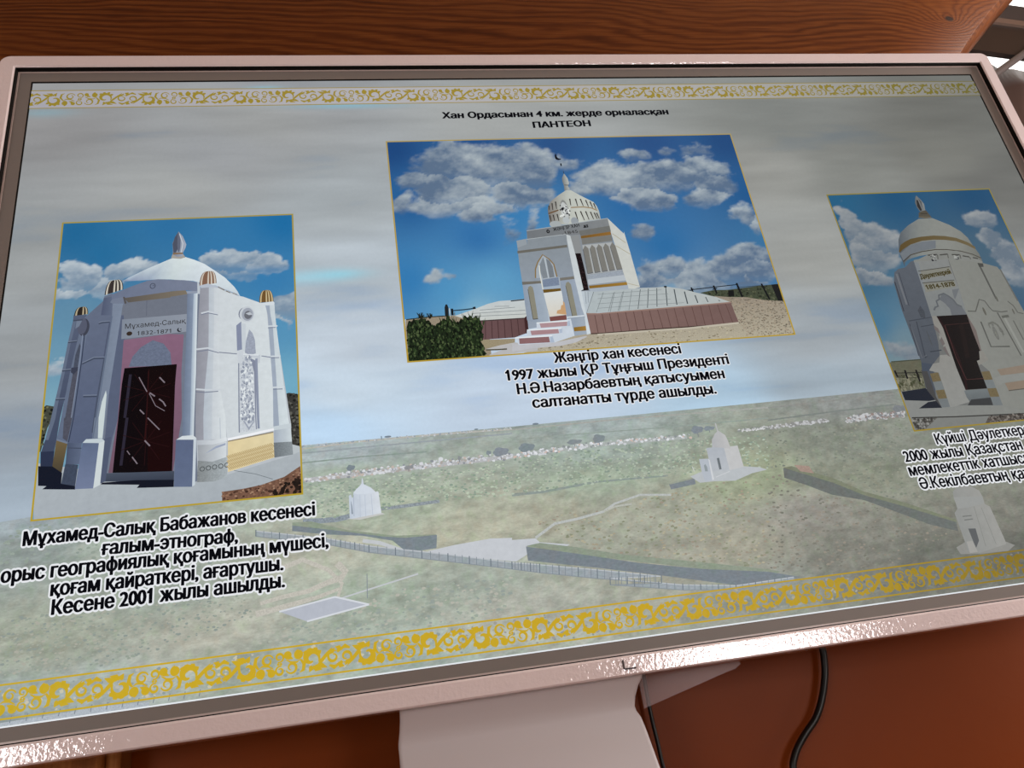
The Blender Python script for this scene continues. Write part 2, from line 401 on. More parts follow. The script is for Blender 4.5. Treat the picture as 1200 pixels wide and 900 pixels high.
    p.poly("-3482 636 -3001 705 -2708 604 -3240 519", 'b4b9c4', STONE)
    p.lines(["-3482 636 -3001 705", "-3249 524 -2708 602", "-3001 705 -2708 602"], 1.5, 'd3d7de')
    # clipped hedges: green tops, dark faces
    p.poly("-3350 1421 -3178 1412 -2856 1295 -2433 1194 -2049 1164 -2050 1150 -2337 1163 -2531 1193 -2914 1288 -3351 1385", '8f9a8a', GRASS)
    p.poly("-3351 1393 -2914 1292 -2531 1197 -2337 1163 -2043 1158 -2060 1035 -2211 1028 -2366 1060 -2456 1150 -2724 1226 -3050 1275 -3353 1341", '7c868e', GRASS)
    p.poly("-1221 958 -1084 973 -743 893 -301 770 338 634 1112 464 1235 425 1093 401 1090 391 323 574 -755 823", '8d9788', GRASS)
    p.poly("-1222 954 -754 833 -151 671 468 541 1105 440 1416 352 1076 341 727 359 32 532 -573 676 -1222 821", '79828a', GRASS)
    p.poly("312 1408 595 1447 589 1380 322 1352", '7d858c', GRASS); p.poly("313 1413 397 1433 596 1451 593 1438 322 1403", '969c90', GRASS)
    p.poly("1569 1450 1662 1441 2067 1272 2374 1102 2783 944 3035 826 3286 708 3265 598 2983 697 2655 868 2347 1025 2015 1117 1769 1246 1550 1348", '6c716f', GRASS)
    p.poly("1570 1455 1668 1461 2074 1294 2378 1113 2786 953 3290 717 3279 691 2770 912 2364 1076 2058 1245 1655 1418", '7d8270', GRASS)
    p.poly("1696 1472 1856 1444 1889 1360 1745 1398", 'a28d82', SAND)
    # picket fence along the forecourt
    A = G("-3672 1377 -3051 1238 -2673 1125 -1960 963 -1375 819 -1117 769 -577 657 31 524 -469 564 221 420 746 349 1351 359")
    B = G("-3673 1328 -3054 1184 -2676 1066 -1967 900 -1383 760 -1129 696 -592 578 16 459 -481 506 210 374 736 314 1339 320")
    p.poly(A + B[::-1], '9aa3aa', GRASS)
    p.line(A, 0.9, 'b9bec4'); p.line(B, 0.8, '8a9298')
    for i in range(len(A) - 1):
        for k in range(9):
            t = k / 9; a = (A[i][0] + (A[i + 1][0] - A[i][0]) * t, A[i][1] + (A[i + 1][1] - A[i][1]) * t); b = (B[i][0] + (B[i + 1][0] - B[i][0]) * t, B[i][1] + (B[i + 1][1] - B[i][1]) * t)
            p.line([(a[0], a[1] + 0.0012), b], 0.9 if k % 3 == 0 else 0.55, '6f7982' if k % 3 == 0 else '7d878f')
    # three small white mausoleums standing in the steppe
    p.poly("-2864 1401 -2527 1421 -2507 1408 -2740 1379", 'c3c4c2')
    p.poly("-2697 1779 -2688 1775 -2683 1721 -2615 1675 -2576 1631 -2571 1631 -2563 1638 -2550 1628 -2538 1420 -2818 1396 -2831 1402 -2827 1617 -2815 1629 -2804 1623 -2801 1599 -2788 1598 -2782 1648 -2714 1713 -2703 1729", ('x', 'bfc9d6', 'd3d9e0'), STONE)
    p.poly("-2782 1642 -2754 1678 -2698 1720 -2616 1669 -2585 1627 -2662 1621 -2746 1624", 'd0d8e2'); p.poly("-2811 1573 -2803 1528 -2799 1440 -2810 1441", '7b8794')
    p.lines(["-2678 1614 -2684 1405", "-2725 1619 -2734 1400", "-2620 1614 -2618 1409"], 0.7, 'bcc5d2'); p.line("-2783 1625 -2790 1417", 0.6, 'a9b3c2')
    p.poly("552 1463 691 1503 814 1503 1154 1511 1322 1482 1389 1451 1219 1431 1015 1371 797 1388 637 1388", 'b7bcc0', STONE)
    p.poly("796 1745 991 1745 984 1486 787 1493", ('z', 'adb3bb', 'b4b9bf'), STONE); p.poly("987 1730 1071 1737 1141 1740 1146 1506 984 1486", 'c0c1c2', STONE)
    p.poly("859 1745 881 1831 928 1889 960 1914 957 2001 970 2003 972 1923 1036 1866 1050 1802 1058 1713 950 1734", ('x', 'aeb0b4', 'bdbdbd'), STONE)
    p.poly("690 1635 788 1630 782 1403 694 1394 683 1480", 'b2b9c2'); p.poly("788 1630 800 1614 796 1408 773 1400", 'cdd0d4'); p.poly("724 1561 741 1577 754 1545 751 1497 721 1500", '8f989c')
    p.poly("880 1625 907 1628 902 1506 876 1503", '6c7378'); p.line("820 1429 981 1474", 0.8, 'c9ccd0'); p.line("598 1564 607 1512", 0.9, 'c8ccc8')
    p.poly("3174 439 3328 492 3756 432 3837 387 3741 339 3437 345 3196 367", '8e8e8a', STONE)
    p.poly("3357 960 3370 1008 3424 1040 3499 1057 3603 1043 3676 988 3689 924 3679 839 3728 809 3749 444 3746 409 3402 355 3375 416 3281 380 3292 437 3295 603 3297 783 3348 826", ('x', '8f918f', '9a9a96'), STONE)
    p.poly("3352 948 3689 924 3675 846 3469 825 3355 825", '979997'); p.poly("3385 610 3469 603 3455 478 3392 408 3387 474", '5d6062')
    p.line("3373 740 3480 738", 1.2, '747674'); p.line("3379 701 3478 702", 1.2, '747674'); p.line("3546 829 3507 413", 0.7, '858782'); p.line("3625 808 3631 422", 0.7, '868884')
    p.poly("3311 482 3379 486 3394 367 3301 366", 'a09f9b')
    # grey-white strip below the lower ornament and a thin white line along the screen's lower edge
    p.poly("-5654 40 -5262 48 -4893 61 -4532 43 -4531 10 -5651 14", 'aeb6be', SAND)
    for k in range(14): p.line([(-0.57 + 0.012 * k, 0.003), (-0.569 + 0.012 * k, 0.0085)], 0.7, '7b858e')
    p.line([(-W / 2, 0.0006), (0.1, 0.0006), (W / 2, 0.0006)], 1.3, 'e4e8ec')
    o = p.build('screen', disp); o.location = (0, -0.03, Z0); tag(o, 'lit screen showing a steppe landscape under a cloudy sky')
    return o, p.y
screen, ybase = make_screen()

# ---------------------------------------------------------------- golden scroll ornaments
def ornament(name, z0, z1, x_first, ground, cols, heavy, label):  # band colours include the panel's viewing-angle dimming towards the right
    """cols = list of (x, colour) along the band"""
    p = Pic(ybase - 1e-5, (-W / 2, W / 2, 0, H))
    def col(x):
        for (xa, ca), (xb, cb) in zip(cols, cols[1:]):
            if x <= xb:
                t = min(max((x - xa) / (xb - xa), 0), 1)
                return ''.join('%02x' % int(int(ca[i:i + 2], 16) * (1 - t) + int(cb[i:i + 2], 16) * t) for i in (0, 2, 4))
        return cols[-1][1]
    if ground:
        for i in range(len(ground) - 1):
            (xa, ca), (xb, cb) = ground[i], ground[i + 1]; p.poly([(xa, z0), (xb, z0), (xb, z1), (xa, z1)], ('x', ca, cb), up=False)
    else:
        for q in range(6):
            xa = -W / 2 + q * W / 6; c_ = ('c6c2ac', 'b9b6ae', 'a3aaa8', '8f9b9b') if xa < -0.25 else ('a9a695', '9d9a94', '8d9492') if xa < 0.1 else ('868478', '7c7a76', '707474')
            p.scatter([(xa, z0 + .002), (xa + W / 6, z0 + .002), (xa + W / 6, z1 - .002), (xa, z1 - .002)], 110, 1.7, list(c_), 40 + q, 0.8)
    p.y -= p.EPS
    cz = (z0 + z1) / 2; k = (z1 - z0) / 26.6e-3 * 1e-3
    def arc(cx, cy, r, a0, turn, wa, wm, wb, x, shrink=0.62):
        """tapering curl: starts at radius r, angle a0, winds inwards through turn degrees"""
        n = 19; P = []
        for i in range(n):
            t = i / (n - 1); rr = r * (1 - shrink * t); a = math.radians(a0 + turn * t)
            P.append((x + (cx + rr * math.cos(a)) * 1e-3, cz + (cy + rr * math.sin(a)) * k))
        W_ = [wa + (wm - wa) * (t / .45) if t < .45 else wm + (wb - wm) * ((t - .45) / .55) for t in [i / (n - 1) for i in range(n)]]
        L = []; R = []
        for i in range(n):
            a = P[max(i - 1, 0)]; b = P[min(i + 1, n - 1)]; dx, dz = b[0] - a[0], b[1] - a[1]; q = math.hypot(dx, dz); h = W_[i] * heavy * 0.5e-3
            L.append((P[i][0] - dz / q * h, P[i][1] + dx / q * h)); R.append((P[i][0] + dz / q * h, P[i][1] - dx / q * h))
        for i in range(n - 1): p.poly([L[i], R[i], R[i + 1], L[i + 1]], col(P[i][0]), up=False)
    def leaf(x, pts, w):
        P = [(x + a * 1e-3, cz + b * k) for a, b in pts]; n = len(P); L = []; R = []
        for i in range(n):
            a = P[max(i - 1, 0)]; b = P[min(i + 1, n - 1)]; dx, dz = b[0] - a[0], b[1] - a[1]; q = math.hypot(dx, dz)
            h = w * heavy * 0.5e-3 * math.sin(PI * (0.12 + 0.88 * i / (n - 1)) ) + 0.0002
            L.append((P[i][0] - dz / q * h, P[i][1] + dx / q * h)); R.append((P[i][0] + dz / q * h, P[i][1] - dx / q * h))
        p.poly(L + R[::-1], col(P[0][0]), up=False)
    def motif(x, s):
        """one half of the repeat; s = 1 upright, -1 turned half round"""
        def A(cx, cy, r, a0, turn, *w): arc(s * cx, s * cy, r, a0 + (0 if s > 0 else 180), turn, *w, x)
        def Lf(pts, w): leaf(x, [(s * a, s * b) for a, b in pts], w)
        def ball(cx, cy, r): p.ell(x + s * cx * 1e-3, cz + s * cy * k, r * heavy * 1e-3, r * heavy * 1e-3, col(x), n=12); 
        A(0, 1.5, 7.2, 330, 330, 0.8, 4.6, 0.9)                # heavy open curl
        for q, (a, b) in enumerate(((-5, 7.6), (-1, 9.2), (4, 8.8), (7, 6))): Lf([(a * .7, b * .7), (a, b), (a * 1.1 + 1, b + 0.8)], 3.0)
        Lf([(-1, -4.5), (0, -7), (-2, -9.4)], 3.2); Lf([(1, -5), (4, -7.5), (9, -8.6)], 3.0); Lf([(3, -5), (9, -5.5), (13, -7.5)], 3.0)
        Lf([(4, -7), (9, -1), (14, 4), (18, 8.2)], 2.2); Lf([(14, 3), (18, 5), (20, 7.5)], 2.6)
        A(18.5, 0.5, 5.2, 60, 400, 0.7, 2.0, 0.7)              # thin curl beyond the stem
        Lf([(22, 4), (25, 6.5), (24, 9)], 3.4); Lf([(15, -6), (19, -8), (24, -6)], 2.6); Lf([(24, -5), (26, -8), (23, -9)], 2.6)
        ball(-10.5, 6.0, 2.9); A(-9.5, 5.0, 4.4, 100, 200, 2.0, 2.0, 0.6); Lf([(-9, 2), (-6, -2), (-7, -7), (-10, -8.6)], 2.2)
        A(-16.5, -3.8, 5.0, 200, 420, 0.8, 1.9, 0.6); ball(-19.5, 6.5, 2.5); Lf([(-19.5, 8), (-18, 4), (-15, 3)], 2.6)
        Lf([(-21, 3), (-17, 0.5), (-12, 0), (-9, 2)], 1.0)
        A(-26.5, 5.4, 4.0, 250, 430, 0.8, 1.7, 0.6); p.ell(x - s * 25.2e-3, cz, 1.1e-3, 1.1e-3, col(x), n=8)
    x = x_first
    while x < W / 2 + 0.1:
        motif(x, 1); motif(x - 0.0527, -1); x += 0.1007
    x = -W / 2
    for zz in (z0 + 0.0004, z1 - 0.0004):
        for i in range(24):
            xa, xb = -W / 2 + i * W / 24, -W / 2 + (i + 1) * W / 24
            p.poly([(xa, zz - 0.00055 * heavy), (xb, zz - 0.00055 * heavy), (xb, zz + 0.00055 * heavy), (xa, zz + 0.00055 * heavy)], ('x', col(xa), col(xb)), up=False)
    tag(p.build(name, screen), label)
ornament('ornament_band', 0.6424, 0.6690, -0.628, [(-0.605, 'a5a3aa'), (-0.2, 'b0aeb2'), (0.2, 'a9a7a4'), (0.45, '96948e'), (0.605, '7f7e79')],
         [(-0.6, '93802e'), (-0.2, '9c8736'), (0.3, '958338'), (0.6, '6f682f')], 0.95, 'gold scroll ornament across the top of the slide')
ornament('ornament_band', 0.0062, 0.0332, -0.6246, None,
         [(-0.6, 'c2a62c'), (-0.45, 'c9a828'), (0.0, 'c4a22a'), (0.2, 'b0932e'), (0.38, '887329'), (0.6, '786729')], 1.35, 'bright gold scroll ornament along the bottom of the slide')

# ---------------------------------------------------------------- captions
def caption(rows, label, halo):
    p = Pic(ybase - 1e-5)
    for body, ends, cap, fit in rows:
        a, b = G(ends); p.text(body, a, b, cap, '0b0b10', fit, halo, 'e6e8ec' if halo else None, (0.045 if halo > 1.85 and halo < 2 else 0.06) if halo else 0.085)
    tag(p.build('caption', screen), label)
caption([('Хан Ордасынан 4 км. жерде орналасқан', "-1453 6185 1419 6188", 9.4, None), ('ПАНТЕОН', "-358 6012 364 6022", 9.2, None)], 'black heading text at the top of the slide', None)
caption([('Мұхамед-Салық Бабажанов кесенесі', "-5622 1463 -3146 1467", 12.6, None), ('ғалым-этнограф,', "-4976 1309 -3834 1295", 12.6, None),
         ('орыс географиялық қоғамының мүшесі,', "-5766 1162 -3040 1159", 12.6, None), ('қоғам қайраткері, ағартушы.', "-5360 1002 -3443 997", 12.6, None),
         ('Кесене 2001 жылы ашылды.', "-5339 843 -3434 845", 12.6, None)], 'black caption with white outline below the left photograph', 2.1)
caption([('Жәңгір хан кесенесі', "-625 2839 787 2839", 11.8, None), ('1997 жылы ҚР Тұңғыш Президенті', "-1164 2676 1299 2670", 11.8, None),
         ('Н.Ә.Назарбаевтың қатысуымен', "-1069 2514 1203 2506", 11.8, None), ('салтанатты түрде ашылды.', "-933 2349 1065 2338", 11.8, None)], 'black caption with white outline below the middle photograph', 1.5)
caption([('Күйші Дәулеткерей', "3400 1534 4493 1542", 12.0, 'Күйші Дәулеткер'), ('2000 жылы Қазақстан', "2960 1377 4395 1378", 12.4, None),
         ('мемлекеттік хатшысы', "2958 1222 4346 1225", 12.4, 'мемлекеттік хатшыс'), ('Ә.Кекілбаевтың қатысуымен', "3027 1071 4269 1061", 12.4, 'Ә.Кекілбаевтың қа')], 'black caption with white outline below the right photograph', 1.9)

# ---------------------------------------------------------------- the three photographs on the slide
def photo(clip): return Pic(ybase - 1e-5, clip)
TONE_L = ([0, 60, 124, 145, 165, 190, 211, 230, 255], [0, 44, 97, 120, 140, 172, 198, 220, 252])
TONE_M = ([0, 60, 124, 145, 165, 190, 211, 230, 255], [0, 42, 98, 117, 136, 168, 194, 217, 246])
TONE_R = ([0, 60, 124, 145, 165, 190, 255], [0, 44, 97, 113, 131, 152, 200])
def gold_border(p, x0, x1, z0, z1, w=1.9, c='a8924a', c2='b99a2c'):
    p.cl = None; p.tone = None
    w *= 1e-3; q = w * 0.45
    p.y -= p.EPS
    for P, col in (([(x0 - q, z1 - q), (x1 + q, z1 - q), (x1 + q, z1 + q), (x0 - q, z1 + q)], c), ([(x0 - q, z0 - q), (x1 + q, z0 - q), (x1 + q, z0 + q), (x0 - q, z0 + q)], c2),
                   ([(x0 - q, z0 - q), (x0 + q, z0 - q), (x0 + q, z1 + q), (x0 - q, z1 + q)], ('z', c, c2)), ([(x1 - q, z0 - q), (x1 + q, z0 - q), (x1 + q, z1 + q), (x1 - q, z1 + q)], ('z', c, c2))):
        p.poly(P, col, up=False)
def cap(p, pts, dark, pale, n=5):
    """ribbed cap of a turret: pts = left foot, tip, right foot"""
    (ax, az), (tx, tz), (bx, bz) = G(pts)
    def edge(u):
        P = []
        for i in range(7):
            t = i / 6; w = math.cos(t * PI / 2) ** 0.62
            mx, mz = ax + (bx - ax) * u, az + (bz - az) * u
            P.append((tx + (mx - tx) * w + 0 * t, az + (bz - az) * u * (1 - t) + (tz - az) * math.sin(t * PI / 2) ** 1.0 * (1 if True else 0)))
        return P
    p.poly(edge(0) + edge(1)[::-1], dark)
    for k in range(n):
        a, b = (k + 0.30) / n, (k + 0.78) / n
        p.poly(edge(a) + edge(b)[::-1], pale if k % 2 == 0 or k > 1 else dark)

# ---- left photograph: round mausoleum with corner turrets and a pink-framed door
def left_photo():
    x0, x1, z0, z1 = -0.5574, -0.3249, 0.1682, 0.4858
    p = photo((x0, x1, z0, z1))
    X, Z = grid(x0, x1, z0, z1, 0.0014)
    sp = G("-5434 4715 -4513 4809 -3368 4775 -5168 4436 -3989 4476 -5361 3744 -5441 3277 -5510 2745 -3472 4021 -3355 3502 -3331 2825")
    sc = ['2a6ea2','3b78ae','2674b0','2f74a8','4480b6','7d96b4','8aa3be','9fb4c8','4885bd','6f9ec8','92b8d4']
    cl = EL("-5442 4185 -5651 4388 -5260 4188 -5152 4359 -5429 4010 -5233 4105 -4905 4248 -4635 4399 -5091 4069 -4935 4195 -4022 4335 -4242 4490 -3792 4322 -3523 4451 -3514 4263 -3277 4364 -3770 4207 -4045 4308 -3295 3733 -3474 3937 -3357 3549 -3410 3687 -5445 3161 -5643 3238")
    w = [1.0, 1.0, .8, 1.0, .8, 1.0, 1.0, 1.0, .8, 1.0, .45, .4]
    p.mesh_grid(X, Z, sky_field(X, Z, sp, sc, [c + (k,) for c, k in zip(cl, w)], 3, 'bcc6cc', '7c90a4', 16, edge=.36, rag=.85, dim=(.78, .92, .915)), FLAT)
    # ground, trees at both edges
    p.poly("-5606 2198 -5569 2216 -4424 1924 -4426 1990 -3820 2154 -3253 2180 -3249 1669 -5558 1685", ('z', 'abb3b8', 'a5adb4'), STONE)
    p.tone = TONE_L
    p.poly("-3378 2717 -3345 2727 -3269 2708 -3237 2693 -3233 2143 -3348 2189 -3362 2462", '4d4b48', LEAF)
    p.scatter("-3372 2717 -3263 2708 -3258 2180 -3338 2200", 90, 1.6, ['6b6a64','35332f','7d7a74','2b2a28'], 3)
    p.poly("-5598 2747 -5553 2790 -5487 2772 -5487 2656 -5523 2557 -5560 2325 -5599 2329", '5b5d50', LEAF); p.scatter("-5572 2780 -5492 2772 -5532 2546 -5554 2369 -5591 2666", 50, 1.5, ['20231f','8a8a6e','3b3f36'], 4)
    p.poly("-5038 3905 -4220 3931 -4199 3984 -4008 3986 -4140 3017 -4126 2071 -4194 1900 -4384 1920 -5014 1985 -5193 2069 -5109 2856", '8a90a2', STONE)
    # shaded left side: far turret, niche, curved wall
    p.poly("-5388 3746 -5262 3743 -5303 3662 -5334 3442 -5371 3131 -5398 2834 -5422 2639 -5434 2430 -5444 2319 -5446 2171 -5548 2186 -5555 2324 -5532 2439 -5501 2646 -5478 2841 -5443 3143 -5416 3442 -5388 3688", ('z', '6f788e', '525c78'), STONE)
    p.poly("-5416 3442 -5388 3688 -5357 3685 -5390 3434 -5417 3134 -5448 2839 -5462 2643 -5503 2436 -5532 2439 -5501 2646 -5478 2841 -5443 3143", '7d869b', STONE)
    p.poly("-5560 2325 -5443 2322 -5446 2173 -5549 2187", '3c4561')
    p.poly("-5266 3731 -5118 3897 -5042 3965 -5009 3956 -4942 3714 -5007 2847 -5108 2376 -5206 2377 -5334 2390 -5434 2430 -5403 2649 -5371 3131 -5334 3442 -5300 3688", ('z', '80879c', '6f7a93'), STONE)
    p.poly("-5298 3662 -5247 3684 -5247 3530 -5277 3233 -5304 2640 -5324 2397 -5434 2430 -5413 2650 -5398 2834 -5371 3131 -5334 3442", ('z', '838ba0', '7b859c'), STONE)
    p.ell2("-5283 3603 -5232 3504", '545769'); p.ell2("-5300 3617 -5255 3525", '6e7286'); p.poly("-5356 3679 -5304 3682 -5326 3619 -5360 3590", '8b94a8')
    p.poly("-5309 3428 -5297 3396 -5299 3321 -5308 3162 -5344 3165 -5338 3299", '5f6579', CARVE); p.poly("-5345 3116 -5297 3149 -5305 2992 -5314 2640 -5340 2404 -5382 2442 -5388 2647 -5378 2646", '676879', CARVE)
    p.poly("-5364 3166 -5303 3168 -5306 3137 -5338 3091 -5365 3118", '4f5368'); p.line("-5271 3507 -5277 3233 -5304 2640 -5329 2397", 1.0, '49526d'); p.line("-5288 3521 -5293 3234 -5324 2641", 0.8, '98a1b4')
    for a in ("-5416 3442 -5334 3449", "-5445 3137 -5367 3140", "-5478 2839 -5394 2836", "-5270 3198 -5166 3249 -5072 3244", "-5149 3632 -5118 3642 -5046 3644", "-5235 2849 -5103 2841", "-4973 3233 -4911 3234"):
        p.line(a, 1.3, '555e74')
    for a in ("-5417 3452 -5335 3459", "-5446 3149 -5368 3152", "-5479 2851 -5394 2848", "-5271 3210 -5167 3263 -5073 3259", "-5150 3645 -5119 3655 -5047 3657", "-5236 2864 -5104 2856", "-4974 3251 -4912 3251"):
        p.line(a, 0.7, '949cae')
    p.line("-5072 3241 -5108 2832 -5129 2474", 1.6, '626b82'); p.line("-5046 3644 -5074 3266", 1.4, '687088')
    cap(p, "-5382 3739 -5310 3838 -5254 3749", '3c3430', 'c4b8a4', 4); p.line("-5388 3684 -5300 3688", 1.6, '5b6378')
    cap(p, "-5114 3957 -5024 4132 -4942 4016", '4b4242', 'd6cfc6', 5); p.poly("-5118 3943 -5042 3974 -5040 3938 -5114 3921", '82899d')
    p.poly("-5120 3924 -5040 3938 -5038 3721 -5134 3728", ('x', '69718a', '7b8399'))
    # base of the shaded side, shadow on the ground
    p.poly("-5434 2430 -5337 2383 -5364 2103 -5448 2171", ('z', '8a7a58', '5d5446')); p.line("-5434 2433 -5338 2390", 1.5, '8b94a8')
    p.poly("-5338 2390 -5211 2378 -5220 2170 -5337 2182", ('x', '5f6a84', '79839b'), STONE); p.line("-5334 2342 -5212 2326", 1.0, '59627a'); p.poly("-5339 2187 -5228 2168 -5241 1939 -5360 2000", '535d74', CARVE)
    p.poly("-5567 2188 -5446 2173 -5359 2102 -5360 2000 -5241 1966 -5236 1933 -5513 1964 -5481 1991 -5551 2000", '1c2236')
    # back wall of the portal, name plate
    p.poly("-4951 3873 -4485 3895 -4485 3908 -4309 3910 -4308 3409 -4471 3447 -4937 3431 -5028 3720", '898d9b', STONE); p.line("-4710 3876 -4705 3691", 0.5, '777b8a')
    p.poly("-5007 2847 -4974 3716 -4921 3713 -4895 3428 -4908 2615 -4951 2400 -4995 1983 -5023 1970", '727b91', STONE)
    p.poly("-4933 3665 -4319 3685 -4314 3483 -4929 3443", ('x', '9aa1ae', 'a7abb6'))
    (ax, az), (bx, bz) = G("-4899 3556 -4329 3582"); p.text('Мұхамед-Салық', (ax, az), (bx, bz), 5.6, '332d2c', None, None, bold=0)
    (ax, az), (bx, bz) = G("-4782 3475 -4466 3480"); p.text('1832-1871', (ax, az), (bx, bz), 4.6, '3a3432', None, None, bold=0)
    p.ell2("-4857 3500 -4830 3524", '4a3c34'); p.ell2("-4386 3508 -4362 3533", '3a3a44'); p.ell2("-4378 3515 -4360 3536", 'a7abb6'); p.ell2("-4374 3515 -4368 3521", '3a3a44')
    # pink surround, carved arch, door
    p.poly("-4906 3431 -4472 3470 -4471 3466 -4344 3453 -4357 3035 -4340 2551 -4405 2016 -4427 2024 -4965 2062 -4913 2604", ('z', 'a07e94', '8a6d80'), STONE)
    p.poly("-4844 3132 -4816 3239 -4742 3339 -4634 3409 -4532 3363 -4465 3258 -4449 3116", '838aa0', CARVE)
    p.poly("-4882 3121 -4401 3126 -4411 2916 -4412 2019 -4928 2059 -4897 2958", ('x', '100c12', '1a0b0e'))
    p.poly("-4670 3097 -4461 3117 -4403 3119 -4423 2559 -4427 2026 -4626 2044", ('z', '190d10', '260a0d'))
    p.line("-4824 3049 -4852 2598 -4832 2596 -4861 2123", 2.6, '3c3648'); p.line("-4659 3072 -4659 2580 -4664 2350", 1.0, '431a1c')
    for k in range(10):
        a = k * PI / 5 + 0.3
        for cx, cz in (G("-4660 2851")[0], G("-4654 2344")[0]): p.line([(cx, cz), (cx + 0.022 * math.cos(a), cz + 0.024 * math.sin(a))], 0.5, '3a181c')
    for a, w in (("-4744 3012 -4665 2851", .9), ("-4556 2996 -4507 2934", 1.3), ("-4641 2839 -4591 2797", 1.3), ("-4643 2828 -4582 2697 -4497 2636", .7), ("-4553 2766 -4516 2733 -4489 2683", 1.2), ("-4722 2668 -4681 2620", 1.2),
                 ("-4648 2579 -4537 2447", 1.0), ("-4664 2350 -4616 2291", 1.3), ("-4815 2263 -4788 2221", .8), ("-4767 2197 -4719 2125", 1.1)): p.line(a, w, '9a8e98')
    p.poly("-4985 2061 -4427 2024 -4427 2026 -4393 2022 -4394 1932 -4424 1937 -4990 1981", ('z', '626b7e', '464d60')); p.poly("-5013 1974 -4721 1968 -4424 1941 -4393 1937 -4393 1869 -4713 1893 -4692 1921 -5022 1958", '1b2032')
    # pediment and its soffit
    p.poly("-4931 3914 -4487 3962 -4487 3962 -4338 3966 -4320 3917 -4485 3897 -4484 3888 -4885 3857", ('x', '77706c', '978c80'))
    p.poly("-5050 3956 -4873 4041 -4712 4103 -4613 4116 -4491 4101 -4491 4101 -4346 4087 -4213 4051 -4197 3991 -4200 3913 -4225 3918 -4229 3945 -4338 3963 -4487 3965 -4487 3959 -4931 3911 -5037 3881", ('x', '868da4', '9298ac'), STONE)
    p.poly("-4227 4054 -4211 4051 -4197 3991 -4200 3911 -4222 3915", 'ccd0d8')
    p.ring("-4660 4037 -4636 4007", 0.8, '5c6278'); p.ell2("-4654 4041 -4648 4049", '6a7086')
    # dome with finial
    Lp = G("-4955 4111 -4900 4149 -4718 4250 -4499 4355 -4432 4376 -4364 4376 -4256 4328 -4158 4273 -4044 4175 -3952 4092 -3861 3976 -3828 3919 -3803 3860")
    Bp = G("-4942 4108 -4876 4109 -4712 4110 -4613 4114 -4491 4104 -4424 4094 -4357 4087 -4268 4071 -4211 4051 -4042 4001 -3952 3952 -3861 3901 -3807 3860")
    up_ = ['b9c4d4','c3cddb','d2dae2','dbe2e6','dfe5e8','e2e8ea','e2e8ec','e3e8ee','e3e8ee','e0e6ec','dde4ea','d6dee6','d0d8e2']
    dn_ = ['8f9ab2','a2acc2','aeb8ca','c4cdd8','d3dbe0','d5dce2','d6dde4','d8dee6','dbe1e8','dae0e8','d6dde6','d2d9e2','cbd4de']
    m_ = [((a[0] + b[0]) / 2, a[1] * .45 + b[1] * .55) for a, b in zip(Lp, Bp)]
    cu = [p.cv(c) for c in up_]; cd = [p.cv(c) for c in dn_]
    p.quad_strip(Bp, Lp, cd, cu, STONE)
    p.poly("-4478 4418 -4377 4415 -4350 4366 -4397 4350 -4493 4363", 'b7b2ae')
    p.poly("-4478 4411 -4477 4461 -4484 4547 -4456 4639 -4427 4695 -4382 4631 -4345 4525 -4353 4482 -4375 4427 -4378 4381 -4432 4376", ('x', '9298aa', 'b8bdcb')); p.poly("-4462 4625 -4429 4691 -4435 4558 -4418 4500 -4447 4431 -4470 4429 -4482 4539", '656a7e')
    p.poly("-4427 4688 -4404 4585 -4404 4499 -4413 4429 -4427 4444 -4436 4530", '7b8092'); p.line("-4417 4666 -4380 4541 -4394 4428", 0.8, 'd8dbe2'); p.poly("-4473 4429 -4377 4427 -4374 4409 -4476 4407", '9c8468')
    # sunlit right side
    p.poly("-4020 3979 -3805 3856 -3557 3731 -3459 3529 -3332 2387 -3341 2073 -3922 1939 -4184 1899 -4202 2317", 'c9ccd3', STONE)
    p.poly("-4036 3987 -3952 3927 -3816 3864 -3771 3850 -3591 3760 -3546 3723 -3536 3615 -3511 3142 -3495 2789 -3498 2367 -3923 2291 -3945 2515 -3989 2807 -4014 3233 -4026 3676", ('x', 'd9dce2', 'dfe3e8'), STONE)
    for a in ("-4020 3986 -3957 3944", "-3940 3933 -3895 3907", "-3878 3902 -3833 3876"): p.line(a, 1.6, '8d857f')
    p.line("-4025 3994 -3816 3861", 0.7, 'c3c6cf')
    p.poly("-3841 3517 -3792 3560 -3783 3240 -3833 3229", '9ea4b8'); p.poly("-3793 3540 -3750 3530 -3747 3199 -3785 3234", 'd4d8e0')
    p.ell2("-3755 3646 -3819 3568", '9094a6'); p.ell2("-3736 3640 -3663 3547", 'd3d6de'); p.ell2("-3730 3639 -3674 3563", 'b4b7c2'); p.ell2("-3725 3631 -3687 3583", '85868f'); p.poly("-3750 3650 -3705 3667 -3677 3631 -3716 3628", 'c9ccd5')
    p.poly("-3758 3200 -3749 3328 -3715 3462 -3684 3420 -3661 3340 -3653 3185 -3708 3170", 'b2b6c4', CARVE)
    p.poly("-3774 3188 -3719 3169 -3632 3164 -3709 3139 -3654 3103 -3655 2488 -3651 2370 -3667 2365 -3669 2490 -3688 3055", '9da2b3')
    p.poly("-3811 3090 -3774 3176 -3722 3169 -3692 3068 -3672 2978 -3666 2489 -3660 2361 -3807 2343 -3813 2503", 'd3d6de', CARVE)
    p.scatter("-3774 3137 -3719 3159 -3693 3068 -3671 2490 -3672 2419 -3798 2490 -3791 2988", 260, 1.1, ['a3a8b6','eceef2','b9bdc9'], 5, 1.6)
    p.poly("-3777 2464 -3725 2365 -3672 2454 -3677 2461 -3725 2394 -3767 2469", 'b0b4c2'); p.line("-3818 3090 -3816 2503 -3814 2350", 1.0, '969cae')
